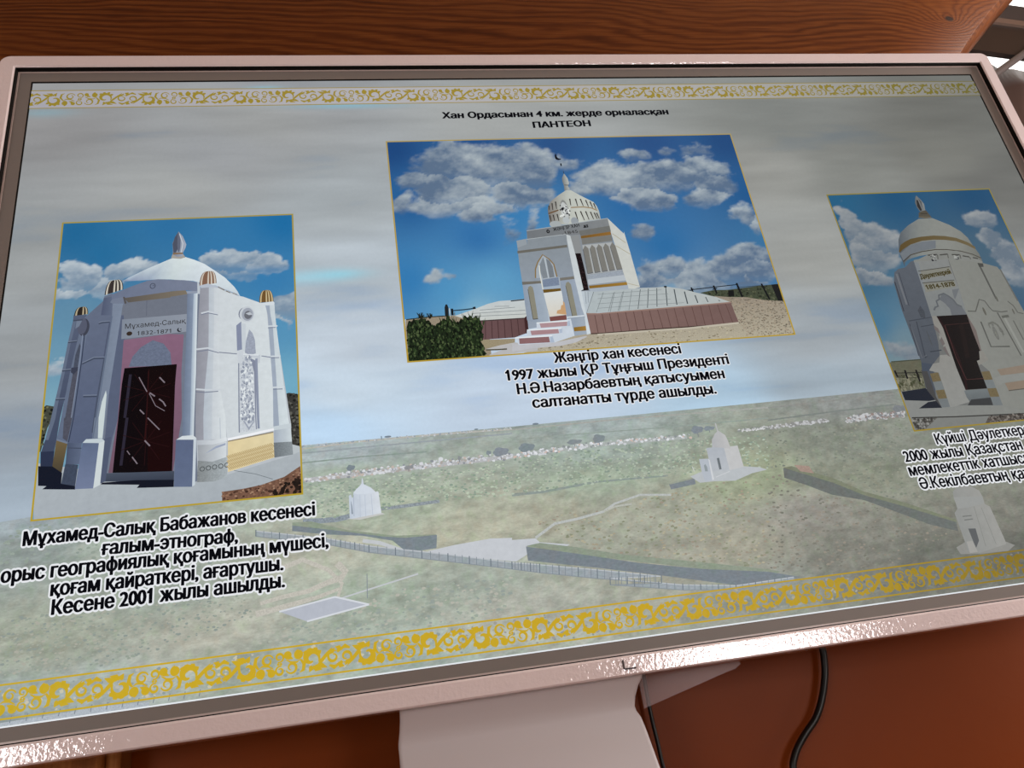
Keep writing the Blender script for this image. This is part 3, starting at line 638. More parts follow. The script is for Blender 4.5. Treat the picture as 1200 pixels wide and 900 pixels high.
    p.poly("-3833 3231 -3774 3224 -3774 3182 -3794 3101 -3824 3097", 'd6d9e1'); p.poly("-3708 3177 -3610 3165 -3616 3080 -3633 3069 -3643 3127 -3709 3155", 'd0d3dc'); p.line("-3774 3182 -3626 3164", 1.2, 'e6e8ee')
    p.line("-3649 3127 -3639 2487 -3635 2374", 2.2, 'a4a9ba'); p.line("-4008 3225 -3834 3193", 1.1, '9da1b0'); p.line("-3599 3152 -3509 3129", 1.1, 'a2a6b6')
    # middle turret
    cap(p, "-4205 4009 -4112 4183 -4037 4031", '9b7c68', 'd9cfc6', 5)
    p.poly("-4202 4012 -4121 4031 -4022 3989 -4022 3962 -4042 3974 -4188 3978", 'c6cad6')
    p.poly("-4197 3981 -4109 3985 -4108 3655 -4106 3265 -4137 2820 -4144 2533 -4138 2305 -4210 2307 -4216 2540 -4216 2827 -4214 3274 -4207 3662", ('x', 'a9a9b2', 'b3b3bc'), STONE)
    p.poly("-4112 3985 -4062 3982 -4056 3652 -4057 3262 -4063 2814 -4064 2526 -4062 2304 -4138 2305 -4144 2533 -4137 2820 -4106 3265 -4108 3655", ('x', 'c6cbd5', 'd0d4dc'), STONE)
    p.poly("-4062 3982 -4022 3967 -4026 3649 -4008 3245 -3989 2807 -3940 2515 -3932 2291 -4062 2304 -4064 2526 -4063 2814 -4057 3262 -4056 3652", ('x', 'd6d9e0', 'e4e7eb'), STONE)
    p.line("-3992 2519 -3985 2297", 0.8, 'cdd1da')
    for a, b in (("-4183 3682 -4117 3698 -4019 3669", "-4183 3666 -4117 3682 -4019 3652"), ("-4219 3274 -4112 3281 -4008 3242", "-4219 3246 -4111 3259 -4008 3219"), ("-4217 2839 -4137 2826 -3984 2813", "-4216 2812 -4137 2798 -4010 2799")):
        p.line(a, 1.7, 'd7dae2'); p.line(b, 0.9, '8f94a8')
    p.poly("-4200 2306 -4068 2293 -3929 2312 -3926 2274 -4057 2248 -4190 2257", ('x', 'c4c7cf', 'e9ebf0')); p.poly("-4191 2259 -4057 2251 -3930 2270 -3933 2114 -4055 2084 -4183 2099", ('x', 'b1b3b9', 'dfe2e8'), STONE)
    p.poly("-4128 2162 -4026 2232 -3939 2255 -3939 2235 -4026 2209", 'b3b9cb'); p.poly("-4186 2102 -4055 2080 -3928 2114 -3922 1914 -4043 1885 -4189 1893", ('x', '9c9fa2', 'bbc0c5'), CARVE)
    for k in range(6): p.ring('%d %d %d %d' % tuple(int(v) for q in [(G("-4146 2017 -4126 2038")[0][0] + k * 0.0055, G("-4146 2017 -4126 2038")[0][1] + k * 0.0004), (G("-4146 2017 -4126 2038")[1][0] + k * 0.0055, G("-4146 2017 -4126 2038")[1][1] + k * 0.0004)] for v in (q[0] * 1e4, q[1] * 1e4)), 0.8, '6f7478')
    # yellow base panel with its lattice
    p.tone = None
    p.poly("-3923 2300 -3495 2365 -3491 2341 -3918 2272", 'eceef2'); p.poly("-3918 2274 -3499 2327 -3496 2065 -3917 1963", ('x', 'ddcca0', 'ddd0a8'), STONE); p.line("-3917 2270 -3499 2324", 1.2, '8d8270')
    (ax, az), (bx, bz) = G("-3910 2055 -3508 2141")
    for k in range(26):
        x, z = ax + (bx - ax) * k / 25, az + (bz - az) * k / 25
        for dz in (-0.005, 0.0, 0.005): p.line([(x - 0.0018, z + dz + 0.0022), (x + 0.0018, z + dz - 0.0022)], 0.9, 'b8a376')
        p.line([(x + 0.0015, z - 0.006), (x - 0.0012, z + 0.006)], 0.6, 'c4b084')
    # right turret
    p.tone = TONE_L
    cap(p, "-3613 3766 -3543 3914 -3470 3772", '8a6a40', 'd6c6a8', 5); p.poly("-3608 3761 -3471 3772 -3460 3755 -3464 3724 -3552 3730", 'dfe3ea')
    p.poly("-3552 3730 -3461 3728 -3457 3609 -3447 3475 -3417 3122 -3387 2780 -3357 2461 -3348 2395 -3498 2379 -3495 2789 -3511 3142 -3531 3614", ('x', 'd0d6de', 'dfe5ea'), STONE)
    p.poly("-3552 3730 -3512 3728 -3503 3612 -3482 3478 -3457 2786 -3444 2386 -3498 2379 -3495 2789 -3511 3142 -3531 3614", 'b4bbc9', STONE)
    for a, b in (("-3533 3484 -3437 3481", "-3530 3465 -3455 3465"), ("-3509 3139 -3414 3134", "-3506 3121 -3428 3118"), ("-3495 2795 -3384 2792", "-3494 2774 -3403 2771")): p.line(a, 1.5, 'dde1e8'); p.line(b, 0.9, '959bae')
    p.poly("-3498 2381 -3334 2399 -3331 2352 -3493 2341", 'd3d9e0'); p.poly("-3493 2341 -3335 2350 -3329 2208 -3494 2212", ('x', 'b7bdc9', 'd9dfe5'), STONE)
    p.poly("-3498 2215 -3329 2210 -3322 2077 -3494 2063", ('x', '888d93', 'a6abb0'), CARVE); p.poly("-3327 2181 -3262 2157 -3261 2099 -3322 2080", 'c9cdd2')
    # dirt bed at the corner of the pavement
    p.poly("-3967 1776 -3780 1786 -3617 1807 -3409 1864 -3260 1956 -3249 1669 -3966 1675", '8f6e5c', LEAF)
    p.scatter("-3962 1772 -3617 1802 -3409 1858 -3261 1950 -3264 1693 -3966 1686", 260, 1.5, ['6b4c40','a98772','b89a86','523a30','95725f'], 6, 0.7); p.scatter("-3515 1741 -3348 1835 -3264 1849 -3264 1687 -3516 1708", 40, 2.2, ['2e2420','3b2c26'], 7)
    p.line("-3861 1972 -3667 1918 -3513 1852", 0.6, '8f959c')
    # lit column shaft and pedestals at the portal
    p.poly("-5055 3866 -5038 3902 -4926 3924 -4901 3849 -4927 3829 -5030 3851", '8d94a8'); p.poly("-4937 3922 -4921 3924 -4898 3849 -4917 3837", '6f6a6c')
    p.poly("-5030 3851 -4933 3845 -4942 3714 -5007 2847 -5022 2614 -5030 2401 -5125 2410 -5117 2622 -5109 2622 -5058 3340 -5028 3720", ('x', '8e97aa', '98a2b3'), STONE)
    p.poly("-5035 2895 -5026 2849 -5030 2614 -5035 2406 -5075 2410 -5082 2619 -5064 2781", 'd6dde0'); p.line("-5027 3707 -5076 2973 -5118 2416", 1.0, '7d879c')
    p.poly("-5020 2401 -4962 2415 -4971 2156 -4983 1982 -5027 1967", '69728a')
    p.poly("-5208 2374 -5177 2411 -5040 2404 -5014 2378 -5059 2359", 'd0d7de'); p.poly("-5206 2377 -5061 2361 -5082 1926 -5238 1935", ('z', '7a85a1', '8c95b0'), STONE); p.poly("-5063 2361 -5015 2379 -5027 1954 -5083 1926", 'd9dee2')
    p.poly("-4332 3952 -4223 3945 -4220 3915 -4320 3917", 'a9afbe'); p.poly("-4320 3921 -4220 3920 -4221 3663 -4220 3023 -4229 2541 -4228 2349 -4330 2358 -4330 2550 -4321 3032 -4320 3670", ('x', '8791a8', 'a8b2c4'), STONE)
    p.poly("-4259 3917 -4220 3920 -4220 3663 -4219 3023 -4227 2541 -4227 2349 -4262 2352 -4260 2544 -4263 3027 -4262 3666", ('x', 'b4bece', 'e4e9ee'))
    p.poly("-4384 2329 -4331 2362 -4233 2361 -4202 2329 -4224 2313", 'dfe3e8'); p.poly("-4386 2330 -4226 2315 -4231 1852 -4391 1868", ('z', '75809c', '7d87a2'), STONE); p.poly("-4228 2315 -4202 2327 -4206 1869 -4231 1854", 'd3d9e2')
    gold_border(p, x0, x1, z0, z1, 1.8, '9f9048', 'b39a30')
    tag(p.build('framed_photograph', screen), 'gold-edged photograph of a round white mausoleum with turrets and a dark door')
left_photo()

# ---- middle photograph: square domed mausoleum on a tiled mound
def middle_photo():
    x0, x1, z0, z1 = -0.2154, 0.2166, 0.2966, 0.5840
    p = photo((x0, x1, z0, z1))
    X, Z = grid(x0, x1, z0 + 0.05, z1, 0.0016)
    sp = G("-2091 5739 -1078 5772 -140 5744 1065 5776 2080 5747 -1963 4940 -1245 4439 -2052 3931 -1611 3742 -1127 3873 -484 4283 642 4823 926 4205 2183 4881 2260 4375 -807 4768 982 3571 -1365 3482")
    sc = ['234a86','2c5490','34568f','34558e','2c4f86','2d62a0','3873b4','3a80c0','5a9bd0','70a8d6','5d95ca','356fae','3272b0','2b5d98','4a7bab','4485c2','93a8c4','a0c2de']
    cl = EL("-1387 5514 -1873 5885 -949 5448 -1432 5838 -1901 5269 -2132 5474 -1403 5135 -1948 5484 -1416 4911 -1982 5095 -1105 4770 -1453 4929 -2046 4940 -2163 5071 -478 5381 -867 5753 -591 5004 -985 5283 809 5579 588 5710 612 5188 -14 5484 778 4895 376 5146 -17 5467 -232 5612 -584 4524 -705 4783 109 5073 -86 5232 1200 5234 823 5508 1710 5320 1322 5563 1764 5126 1373 5402 1605 4910 1280 5076 1053 4850 807 5028 1286 5599 1103 5712 1976 4591 1759 4768 1722 5604 1519 5700 2085 4404 1942 4576 -1797 3973 -1967 4128 -1626 3947 -1741 4027 940 3971 700 4186 737 3861 496 4135 1241 3784 842 4085 680 3728 392 3897 1631 3883 1325 4120 1950 4005 1621 4166 1958 3832 1668 4021 1863 3699 1610 3807 621 4431 456 4567 437 5314 249 5527 -890 4513 -1043 4645")
    w = [1.3, 1.3, 1.1, 1.4, 1.1, 1.1, .7, 1.3, 1.2, .8, 1.3, 1.2, .6, .7, .8, 1.3, 1.1, 1.2, 1.0, 1.2, .6, .8, .45, .7, 1.0, .5, 1.0, 1.2, 1.2, .9, 1.2, 1.1, 1.1, .9, .8, .6, .6]
    p.mesh_grid(X, Z, sky_field(X, Z, sp, sc, [c + (k,) for c, k in zip(cl, w)], 41, 'aeb8bd', '5c7089', 13, edge=.6, rag=1.15, dim=(.84, .93, .915)), FLAT)
    p.poly("-154 5610 -169 5576 -172 5541 -161 5517 -137 5507 -105 5515 -96 5528 -119 5529 -137 5540 -146 5561 -147 5589", '10141e'); p.ell2("-115 5438 -106 5415", '141824')
    p.tone = TONE_M
    # steppe and fence on the right
    p.poly("1188 3573 1359 3598 1524 3590 1939 3618 2184 3630 2252 3385 1980 3418 1522 3479 1349 3506", '5b6150', GRASS); p.scatter("1215 3571 1636 3592 1937 3610 2167 3619 2146 3407 1524 3486", 200, 1.5, ['3f4438','74775f','4d5342'], 3)
    p.poly("1353 3520 1526 3494 1717 3481 1927 3429 2171 3398 2192 2918 629 2924 -136 2956 -942 2978 -341 3151 1249 3277", ('z', 'ada295', 'c6beb0'), SAND)
    p.scatter("1524 3486 2157 3399 2178 2962 1581 2992 1528 3198", 900, 1.2, ['9a8e80','bfb3a4','a39786','b8ab9c','857a6e'], 4, 0.5)
    p.line("1006 3615 1091 3615", 1.0, '23262c'); p.line("1096 3619 1376 3636 1652 3651", 1.1, '262a30'); p.line("1642 3614 1947 3620", 0.7, '44493f')
    for a, w in (("1100 3649 1106 3587", 2.0), ("1076 3607 1122 3628", 1.2), ("1372 3657 1386 3551", 2.2), ("1348 3607 1406 3619", 1.2), ("1658 3672 1679 3484", 2.4), ("1958 3644 2000 3432", 2.2)): p.line(a, w, '1f2227')
    p.poly("2076 3624 2162 3626 2157 3399 2097 3410", '2c2c2e'); p.poly("1528 3581 1598 3582 1586 3502 1515 3503", '252627')
    # left background: low wall, stones, gate, mound
    p.poly("-2136 3461 -1906 3483 -1725 3480 -1604 3478 -1272 3385 -1288 2899 -2179 2958", 'b0a593', SAND); p.line("-2130 3463 -1895 3478 -1723 3478", 1.2, '3d3f38')
    for a, r in (("-1976 3505", 26), ("-1881 3495", 22)):
        (cx, cz), = G(a); rnd = random.Random(r)
        for k in range(16): p.line([(cx, cz - 0.004), (cx + rnd.uniform(-1, 1) * r * 1.4e-4, cz + rnd.uniform(-.4, 1) * r * 1.3e-4)], 0.8, '2c3028')
    p.poly("-1617 3472 -1554 3489 -1382 3544 -1245 3593 -1117 3620 -985 3621 -832 3629 -834 3410 -874 3392 -1345 3391 -1512 3430", ('z', 'd3d7db', 'd7d8d6'), STONE)
    p.lines(["-1175 3557 -1014 3549", "-1341 3523 -954 3531", "-1432 3487 -847 3488", "-1460 3451 -842 3441"], 0.6, '9a9fa4'); p.poly("-989 3619 -836 3628 -839 3611 -987 3604", '5f646a')
    p.poly("-1712 3583 -1698 3617 -1680 3616 -1671 3573 -1678 3467 -1719 3470", '2c3136'); p.line("-1663 3566 -1664 3466", 1.1, 'cfd2d2'); p.line("-1636 3561 -1638 3481", 2.6, '23282e'); p.line("-1628 3536 -1499 3540 -1400 3548", 1.4, '34485a'); p.line("-1397 3567 -1394 3539", 3.0, '2b343e'); p.line("-1612 3514 -1616 3482", 1.0, '7d868c')
    p.poly("-1358 3385 -875 3387 -835 3385 -851 3216 -1007 3166 -1356 3165", ('x', '86676a', '7d5f60'), STONE); p.poly("-874 3392 -837 3421 -848 3216 -884 3202", '56393b')
    p.lines(["-1297 3384 -1323 3167", "-1230 3382 -1250 3167", "-1164 3382 -1181 3166", "-1094 3382 -1112 3165", "-1019 3381 -1034 3167", "-948 3381 -959 3186"], 0.8, '5f4547'); p.line("-1358 3391 -872 3390", 1.3, '5a4a4c')
    p.poly("-1398 3165 -1009 3153 -1016 3106 -1314 3061 -1383 3093", 'b3a890', SAND)
    p.poly("-1340 3052 -1190 3085 -1015 3108 -872 3074 -777 3053 -786 2993 -1278 2971 -1313 2981 -1199 3019 -1123 3040", 'cbc8ca', STONE); p.line("-1335 3043 -1209 3037 -1111 3037", 1.6, '6b6456', SAND)
    bush = "-2134 3366 -2112 3432 -2074 3422 -2041 3457 -2006 3445 -1974 3470 -1940 3444 -1899 3430 -1877 3388 -1834 3364 -1801 3396 -1766 3414 -1741 3449 -1712 3431 -1690 3468 -1659 3424 -1627 3383 -1584 3387 -1558 3433 -1531 3420 -1508 3460 -1480 3442 -1452 3470 -1426 3431 -1394 3447 -1355 3408 -1349 3363 -1327 3320 -1351 3267 -1339 3198 -1376 3147 -1344 3070 -1356 3038 -1329 2995 -1410 2973 -1578 2973 -1757 2966 -1957 2966 -2144 2958"
    p.poly(bush, '2b3a26', LEAF)
    p.scatter(bush, 1500, 1.15, ['1a2418','2f3f26','3d4f30','4d5f3e','2b3a24','66744f','141c14','222e1e'], 8, 1.7)
    rnd = random.Random(12)
    for (a, b) in ((140, 490), (200, 470), (350, 490), (400, 465), (460, 480), (540, 460), (600, 445), (660, 465), (700, 500)):
        for k in range(5):
            (cx, cz) = G("-2182 3478 -958 3503")[0]; (dx, dz) = G("-2182 3478 -958 3503")[1]; t = a / 1000
            X_, Z_ = cx + (dx - cx) * t, cz + (dz - cz) * t - (b - (480 - 80 * t)) * 1.3e-4
            p.line([(X_, Z_ - 0.006), (X_ + rnd.uniform(-.004, .004), Z_ + rnd.uniform(0.0, .005))], 1.0, rnd.choice(['2f3f22', '47593a']), w2=0.2)
    # tiled mound and its pink retaining wall
    mound = "-45 3669 146 3674 359 3675 520 3679 695 3675 804 3679 997 3633 1135 3579 1363 3505 1523 3424 1050 3404 741 3407 -52 3397 -181 3396 -193 3681"
    p.poly(mound, ('x', 'c3c9cd', 'c8caca'), STONE)
    for a, w in (("194 3649 91 3394", .5), ("301 3653 198 3405", .5), ("396 3660 310 3408", .5), ("497 3663 417 3415", .7), ("593 3665 528 3421", .8), ("692 3665 641 3428", .9), ("800 3676 762 3430", 1.1), ("892 3637 878 3437", 1.3), ("1006 3600 1005 3440", 1.4), ("1119 3543 1128 3443", 1.3), ("1238 3513 1251 3445", 1.1), ("1379 3462 1396 3449", .9), ("180 3642 73 3403", .5), ("286 3643 185 3409", .5), ("63 3650 -63 3405", .5)): p.line(a, w, '5e666c' if w > .6 else '8b9296')
    p.lines(["-7 3628 391 3636 740 3638", "-17 3575 379 3582 809 3583", "-30 3510 365 3516 819 3511", "-41 3454 486 3461 968 3457"], 0.45, '979da1')
    p.line("-46 3664 -180 3399", 0.8, '8f959a'); p.ell2("796 3676 815 3687", '2a2c30')
    p.poly("-179 3392 -55 3380 739 3397 1522 3419 1529 3301 1546 3165 946 3145 -99 3149 -176 3149", ('x', 'a38580', '8f7370'), STONE)
    T = G("-89 3371 -4 3377 81 3379 173 3381 265 3385 358 3387 451 3391 544 3393 638 3396 739 3400 834 3402 935 3404 1044 3408 1147 3410 1249 3411 1353 3416 1450 3418"); B = G("-92 3151 -6 3153 84 3152 172 3151 265 3150 353 3151 452 3152 546 3152 649 3153 741 3152 836 3152 945 3151 1048 3151 1143 3157 1245 3158 1367 3158 1475 3156")
    for a, b in zip(T, B): p.line([a, b], 0.8, '7a5d59')
    p.line("-179 3395 -54 3386 740 3402 1523 3422", 1.6, 'b0958c'); p.line("-176 3147 -100 3144 682 3151 1487 3149", 1.2, '4d3835')
    p.line("-103 3130 415 3133 943 3133 1544 3157", 2.2, 'd0c8bc')
    p.scatter("-104 3126 1482 3129 1440 2975 -131 2983", 160, 1.2, ['b0a592','cfc6b4','a39884'], 9, 0.6); p.scatter("-914 3003 -298 3106 -95 3104 -116 2995 -820 2975", 120, 1.3, ['b0a592','cfc6b4','a09580'], 10, 0.6)
    # dome
    D = G("-385 4784 -374 4832 -332 4903 -225 4988 -117 5058 -62 5055 48 4968 182 4872 210 4813 224 4740 222 4630"); E_ = G("-394 4562 -388 4569 -349 4572 -282 4572 -214 4576 -152 4581 -62 4593 22 4604 92 4614 163 4622 222 4630")
    c1 = [p.cv(c) for c in ('8d8784','97918d','a8a4a0','bdbcb8','c9cac6','d0d1cc','d3d4cf','d0d1cc','cbccc8','c6c7c3','c0c1be')]
    p.quad_strip(E_, D, c1, c1, STONE)
    for a in ("-361 4847 -366 4783", "-319 4878 -325 4781", "-274 4900 -278 4795", "-97 4933 -100 4836", "-28 4930 -20 4824", "30 4925 48 4821", "92 4905 108 4807", "140 4882 156 4791", "179 4856 192 4774", "-374 4711 -370 4624", "-332 4717 -329 4630", "-284 4723 -279 4627",
              "-64 4745 -51 4616", "1 4750 25 4620", "62 4747 81 4626", "118 4736 137 4631", "161 4723 181 4632", "188 4717 206 4635"): p.line(a, 1.7, '5a5552', w2=0.9)
    p.line("-388 4733 -319 4757 -258 4778", 1.7, '86664a'); p.line("-105 4807 46 4809 139 4789 204 4753", 1.5, 'b19a78')
    p.ell2("-185 4759 -137 4596", 'a5a5a5', CARVE); p.ell2("-189 4751 -145 4613", 'd0d1d2', CARVE); p.scatter("-227 4858 -111 4852 -126 4692 -253 4666", 40, 1.3, ['55565c','f0f0f0','7a7b80'], 13)
    p.ell2("-207 4789 -194 4769", '1d1e22'); p.ell2("-328 4582 -259 4536", 'bcbfc2'); p.ell2("-191 4631 -150 4587", 'c9ccd0'); p.ell2("-93 4610 -49 4551", 'b0b4ba')
    p.poly("-140 5050 -134 5117 -142 5184 -139 5234 -102 5303 -70 5228 -66 5155 -85 5115 -71 5064", ('x', '8d8f92', 'c9cac8')); p.line("-104 5337 -103 5296", 0.7, '4a4f58'); p.line("-126 5133 -77 5128", 1.2, '85827e')
    # main block: shaded front, sunlit side
    p.poly("304 4639 458 4411 465 4443 481 4159 498 3688 432 3674 359 3676 306 4443", ('z', 'd5d5d3', 'd9d9d6'), STONE); p.lines(["322 4419 453 4286", "330 4253 475 4129"], 0.8, 'bfb7a6'); p.line("361 3749 492 3703", 0.8, 'c5bdac')
    p.poly("-677 4510 307 4639 302 4408 362 3676 -99 3665 -291 3680 -694 4325", ('z', '9fa3a9', 'adb2ba'), STONE)
    p.poly("-677 4510 307 4639 307 4447 -91 4428 -683 4401", ('x', '8e9197', '9fa1a5'), STONE); p.line("-677 4510 306 4635", 0.8, 'bfc2c6')
    p.poly("-69 4478 310 4530 310 4448 -61 4410", '8b8a88', STONE); p.poly("-60 4407 305 4448 305 4404 -61 4373", ('x', '94703c', 'ab8146')); p.poly("-58 4373 309 4403 304 4322 -62 4290", '94928f', STONE)
    (a, b) = G("-363 4489 -48 4536"); p.text('ЖӘҢГІР ХАН', a, b, 4.6, '2b2c30', None, None, bold=0.03)
    p.ring("-430 4489 -417 4470", 1.4, '33343a'); p.scatter("5 4546 54 4556 48 4524 1 4520", 30, 0.8, ['2b2c30'], 14)
    (a, b) = G("-273 4431 -80 4455"); p.text('-1845', a, b, 4.2, '3d3c3c', None, None, bold=0)
    p.poly("-182 4414 -79 4424 -89 4146 -185 4166", 'a8a9ab')
    p.poly("-64 4280 292 4301 299 4216 330 3923 -77 3888", 'c0c1c3', STONE)
    for i in range(5):
        t = i / 5; A_ = G("-65 4264 259 4287"); B_ = G("-71 3900 278 3930"); q = 0.0065
        xa = A_[0][0] + (A_[1][0] - A_[0][0]) * i / 4; za = A_[0][1] + (A_[1][1] - A_[0][1]) * i / 4; xb = B_[0][0] + (B_[1][0] - B_[0][0]) * i / 4; zb = B_[0][1] + (B_[1][1] - B_[0][1]) * i / 4
        p.poly([(xa, za - .004), (xa + q * .5, za + .001), (xa + q, za - .003), (xb + q, zb + .0008), (xb, zb)], '989591', STONE)
        p.line([(xa, za - .004), (xb, zb)], 0.6, '6f7076'); p.line([(xb, zb), (xb + q, zb + .0008)], 0.9, '767b88')
    p.poly("-78 3882 336 3920 341 3862 -81 3829", 'b3b8c2', CARVE); p.poly("-84 3826 344 3859 356 3786 -88 3755", 'c9cdd4'); p.poly("-84 3743 358 3765 359 3727 -84 3708", ('x', 'a37d38', 'b5924a')); p.poly("-84 3708 363 3723 361 3673 -86 3664", 'bcc2cc')
    # door opening and stair parapet
    p.poly("-188 4176 -102 4174 -95 3934 -97 3688 -181 3685 -177 3954", '251a1e', STONE); p.scatter("-158 4134 -107 4147 -103 3712 -170 3702", 40, 1.0, ['3d2b30','4a363a'], 15)
    p.poly("-197 3679 -45 3672 -181 3398 -194 3393", ('x', 'cfd5dd', 'c2c8ce'), STONE); p.lines(["-143 3671 -158 3519", "-111 3669 -132 3532"], 0.6, 'a3a9b0')
    # entrance portal
    p.poly("-231 4438 -181 4417 -163 4104 -157 3701 -186 3688 -182 3392 -176 3149 -222 3139 -245 3685 -232 3868", ('z', 'd3d6d9', 'dee3ea'), STONE)
    p.poly("-811 4382 -697 4394 -694 4310 -692 4386 -224 4438 -239 4262 -232 3868 -248 3670 -202 3351 -364 3341 -422 3828 -614 3840 -612 3338 -756 3265 -845 3254 -829 3839 -827 4075", ('z', 'a3a8ae', 'b1b8c5'), STONE)
    p.poly("-831 3806 -606 3810 -607 3330 -736 3312 -847 3362", ('x', 'a9b1bf', 'b9c1cd'), STONE); p.poly("-412 3847 -233 3861 -214 3359 -402 3344", ('x', 'aab2c0', 'b4bbc8'), STONE)
    p.poly("-814 4382 -696 4402 -705 4326 -815 4286", 'aeb3ba'); p.line("-697 4394 -227 4438", 0.7, 'c6cace')
    p.poly("-824 4245 -242 4296 -242 4262 -827 4211", '85817b', STONE); p.poly("-832 3841 -611 3841 -614 3809 -831 3803", '8b8680', STONE); p.poly("-410 3864 -236 3876 -234 3841 -408 3829", '938e88', STONE)
    p.poly("-667 3880 -653 3983 -615 4078 -541 4172 -477 4122 -436 4052 -427 3887 -399 3871 -408 3717 -411 3572 -411 3323 -602 3323 -612 3730 -608 3877", 'bac0c9', STONE)
    p.line("-672 3881 -654 3998 -614 4085 -544 4179 -478 4115 -437 4045 -428 3880", 1.5, 'a48a62')
    p.poly("-610 4025 -546 4145 -533 4103 -533 3879 -590 3868 -603 3950", '9da3aa', STONE); p.poly("-513 4128 -475 4092 -455 4016 -457 3882 -515 3875", '9398a0', STONE); p.line("-605 4040 -614 3936 -612 3730", 1.2, 'e8e6e0'); p.line("-529 4125 -525 3871", 1.4, 'c9ced5')
    p.poly("-596 3854 -413 3876 -419 3769 -606 3759", '95a1b4', CARVE); p.poly("-608 3759 -415 3773 -412 3732 -606 3730", 'b9c2d0'); p.poly("-613 3728 -412 3732 -413 3698 -610 3687", '87692f')
    p.poly("-613 3684 -407 3700 -412 3398 -595 3386", ('z', 'e3e5e8', 'e4dcd2')); p.poly("-413 3573 -399 3543 -403 3398 -510 3419 -497 3457 -457 3468 -442 3517 -419 3523", 'd6b48e'); p.poly("-596 3383 -406 3395 -410 3327 -595 3327", '94605c')
    p.poly("-782 3727 -771 3770 -745 3786 -722 3764 -718 3708 -724 3370 -780 3368", 'a6a294', STONE); p.poly("-353 3757 -338 3798 -310 3811 -287 3775 -285 3371 -341 3368", 'a6a294', STONE); p.line("-779 3741 -779 3371", 0.7, '77746c'); p.line("-349 3757 -341 3371", 0.7, '77746c'); p.line("-780 3368 -724 3370", 0.9, '5f5f60'); p.line("-341 3368 -285 3369", 0.9, '5f5f60')
    # base block and steps
    p.poly("-1002 3156 -876 3174 -869 3234 -850 3244 -757 3258 -750 3320 -601 3330 -397 3336 -363 3348 -359 3135 -591 3070 -683 3060 -979 3065", 'd9dee9', STONE)
    p.poly("-1048 3095 -977 3073 -581 3072 -244 3123 -221 3114 -358 3055 -526 3027 -875 3020 -1061 3001", 'cfcdd2', STONE)
    p.poly("-364 3342 -206 3357 -220 3146 -359 3135", ('x', 'b0b8c6', 'b9bfc9'), STONE); p.poly("-351 3238 -215 3245 -218 3189 -353 3189", ('x', 'a5813a', 'b89552')); p.line("-407 3365 -209 3372", 1.6, 'dfe3ea')
    for a, c in (("-717 3315 -410 3316 -420 3261 -711 3258", 'c3a9ae'), ("-830 3231 -523 3231 -523 3178 -826 3177", 'bda0a6'), ("-966 3149 -641 3146 -640 3077 -970 3083", 'a77f82')): p.poly(a, c, STONE)
    for a in ("-749 3320 -400 3320", "-865 3242 -488 3237", "-1008 3159 -605 3154"): p.line(a, 1.3, 'f0f2f6')
    p.poly("-629 3145 -600 3148 -591 3073 -637 3074", 'c0c9da'); p.poly("-514 3230 -478 3233 -487 3182 -519 3178", 'c3cbdb'); p.poly("-408 3316 -380 3321 -385 3258 -416 3256", 'c3cbdb')
    gold_border(p, x0, x1, z0, z1, 1.8, 'a8955c', 'b39635')
    tag(p.build('framed_photograph', screen), 'gold-edged photograph of a square white mausoleum with a ribbed dome')
middle_photo()

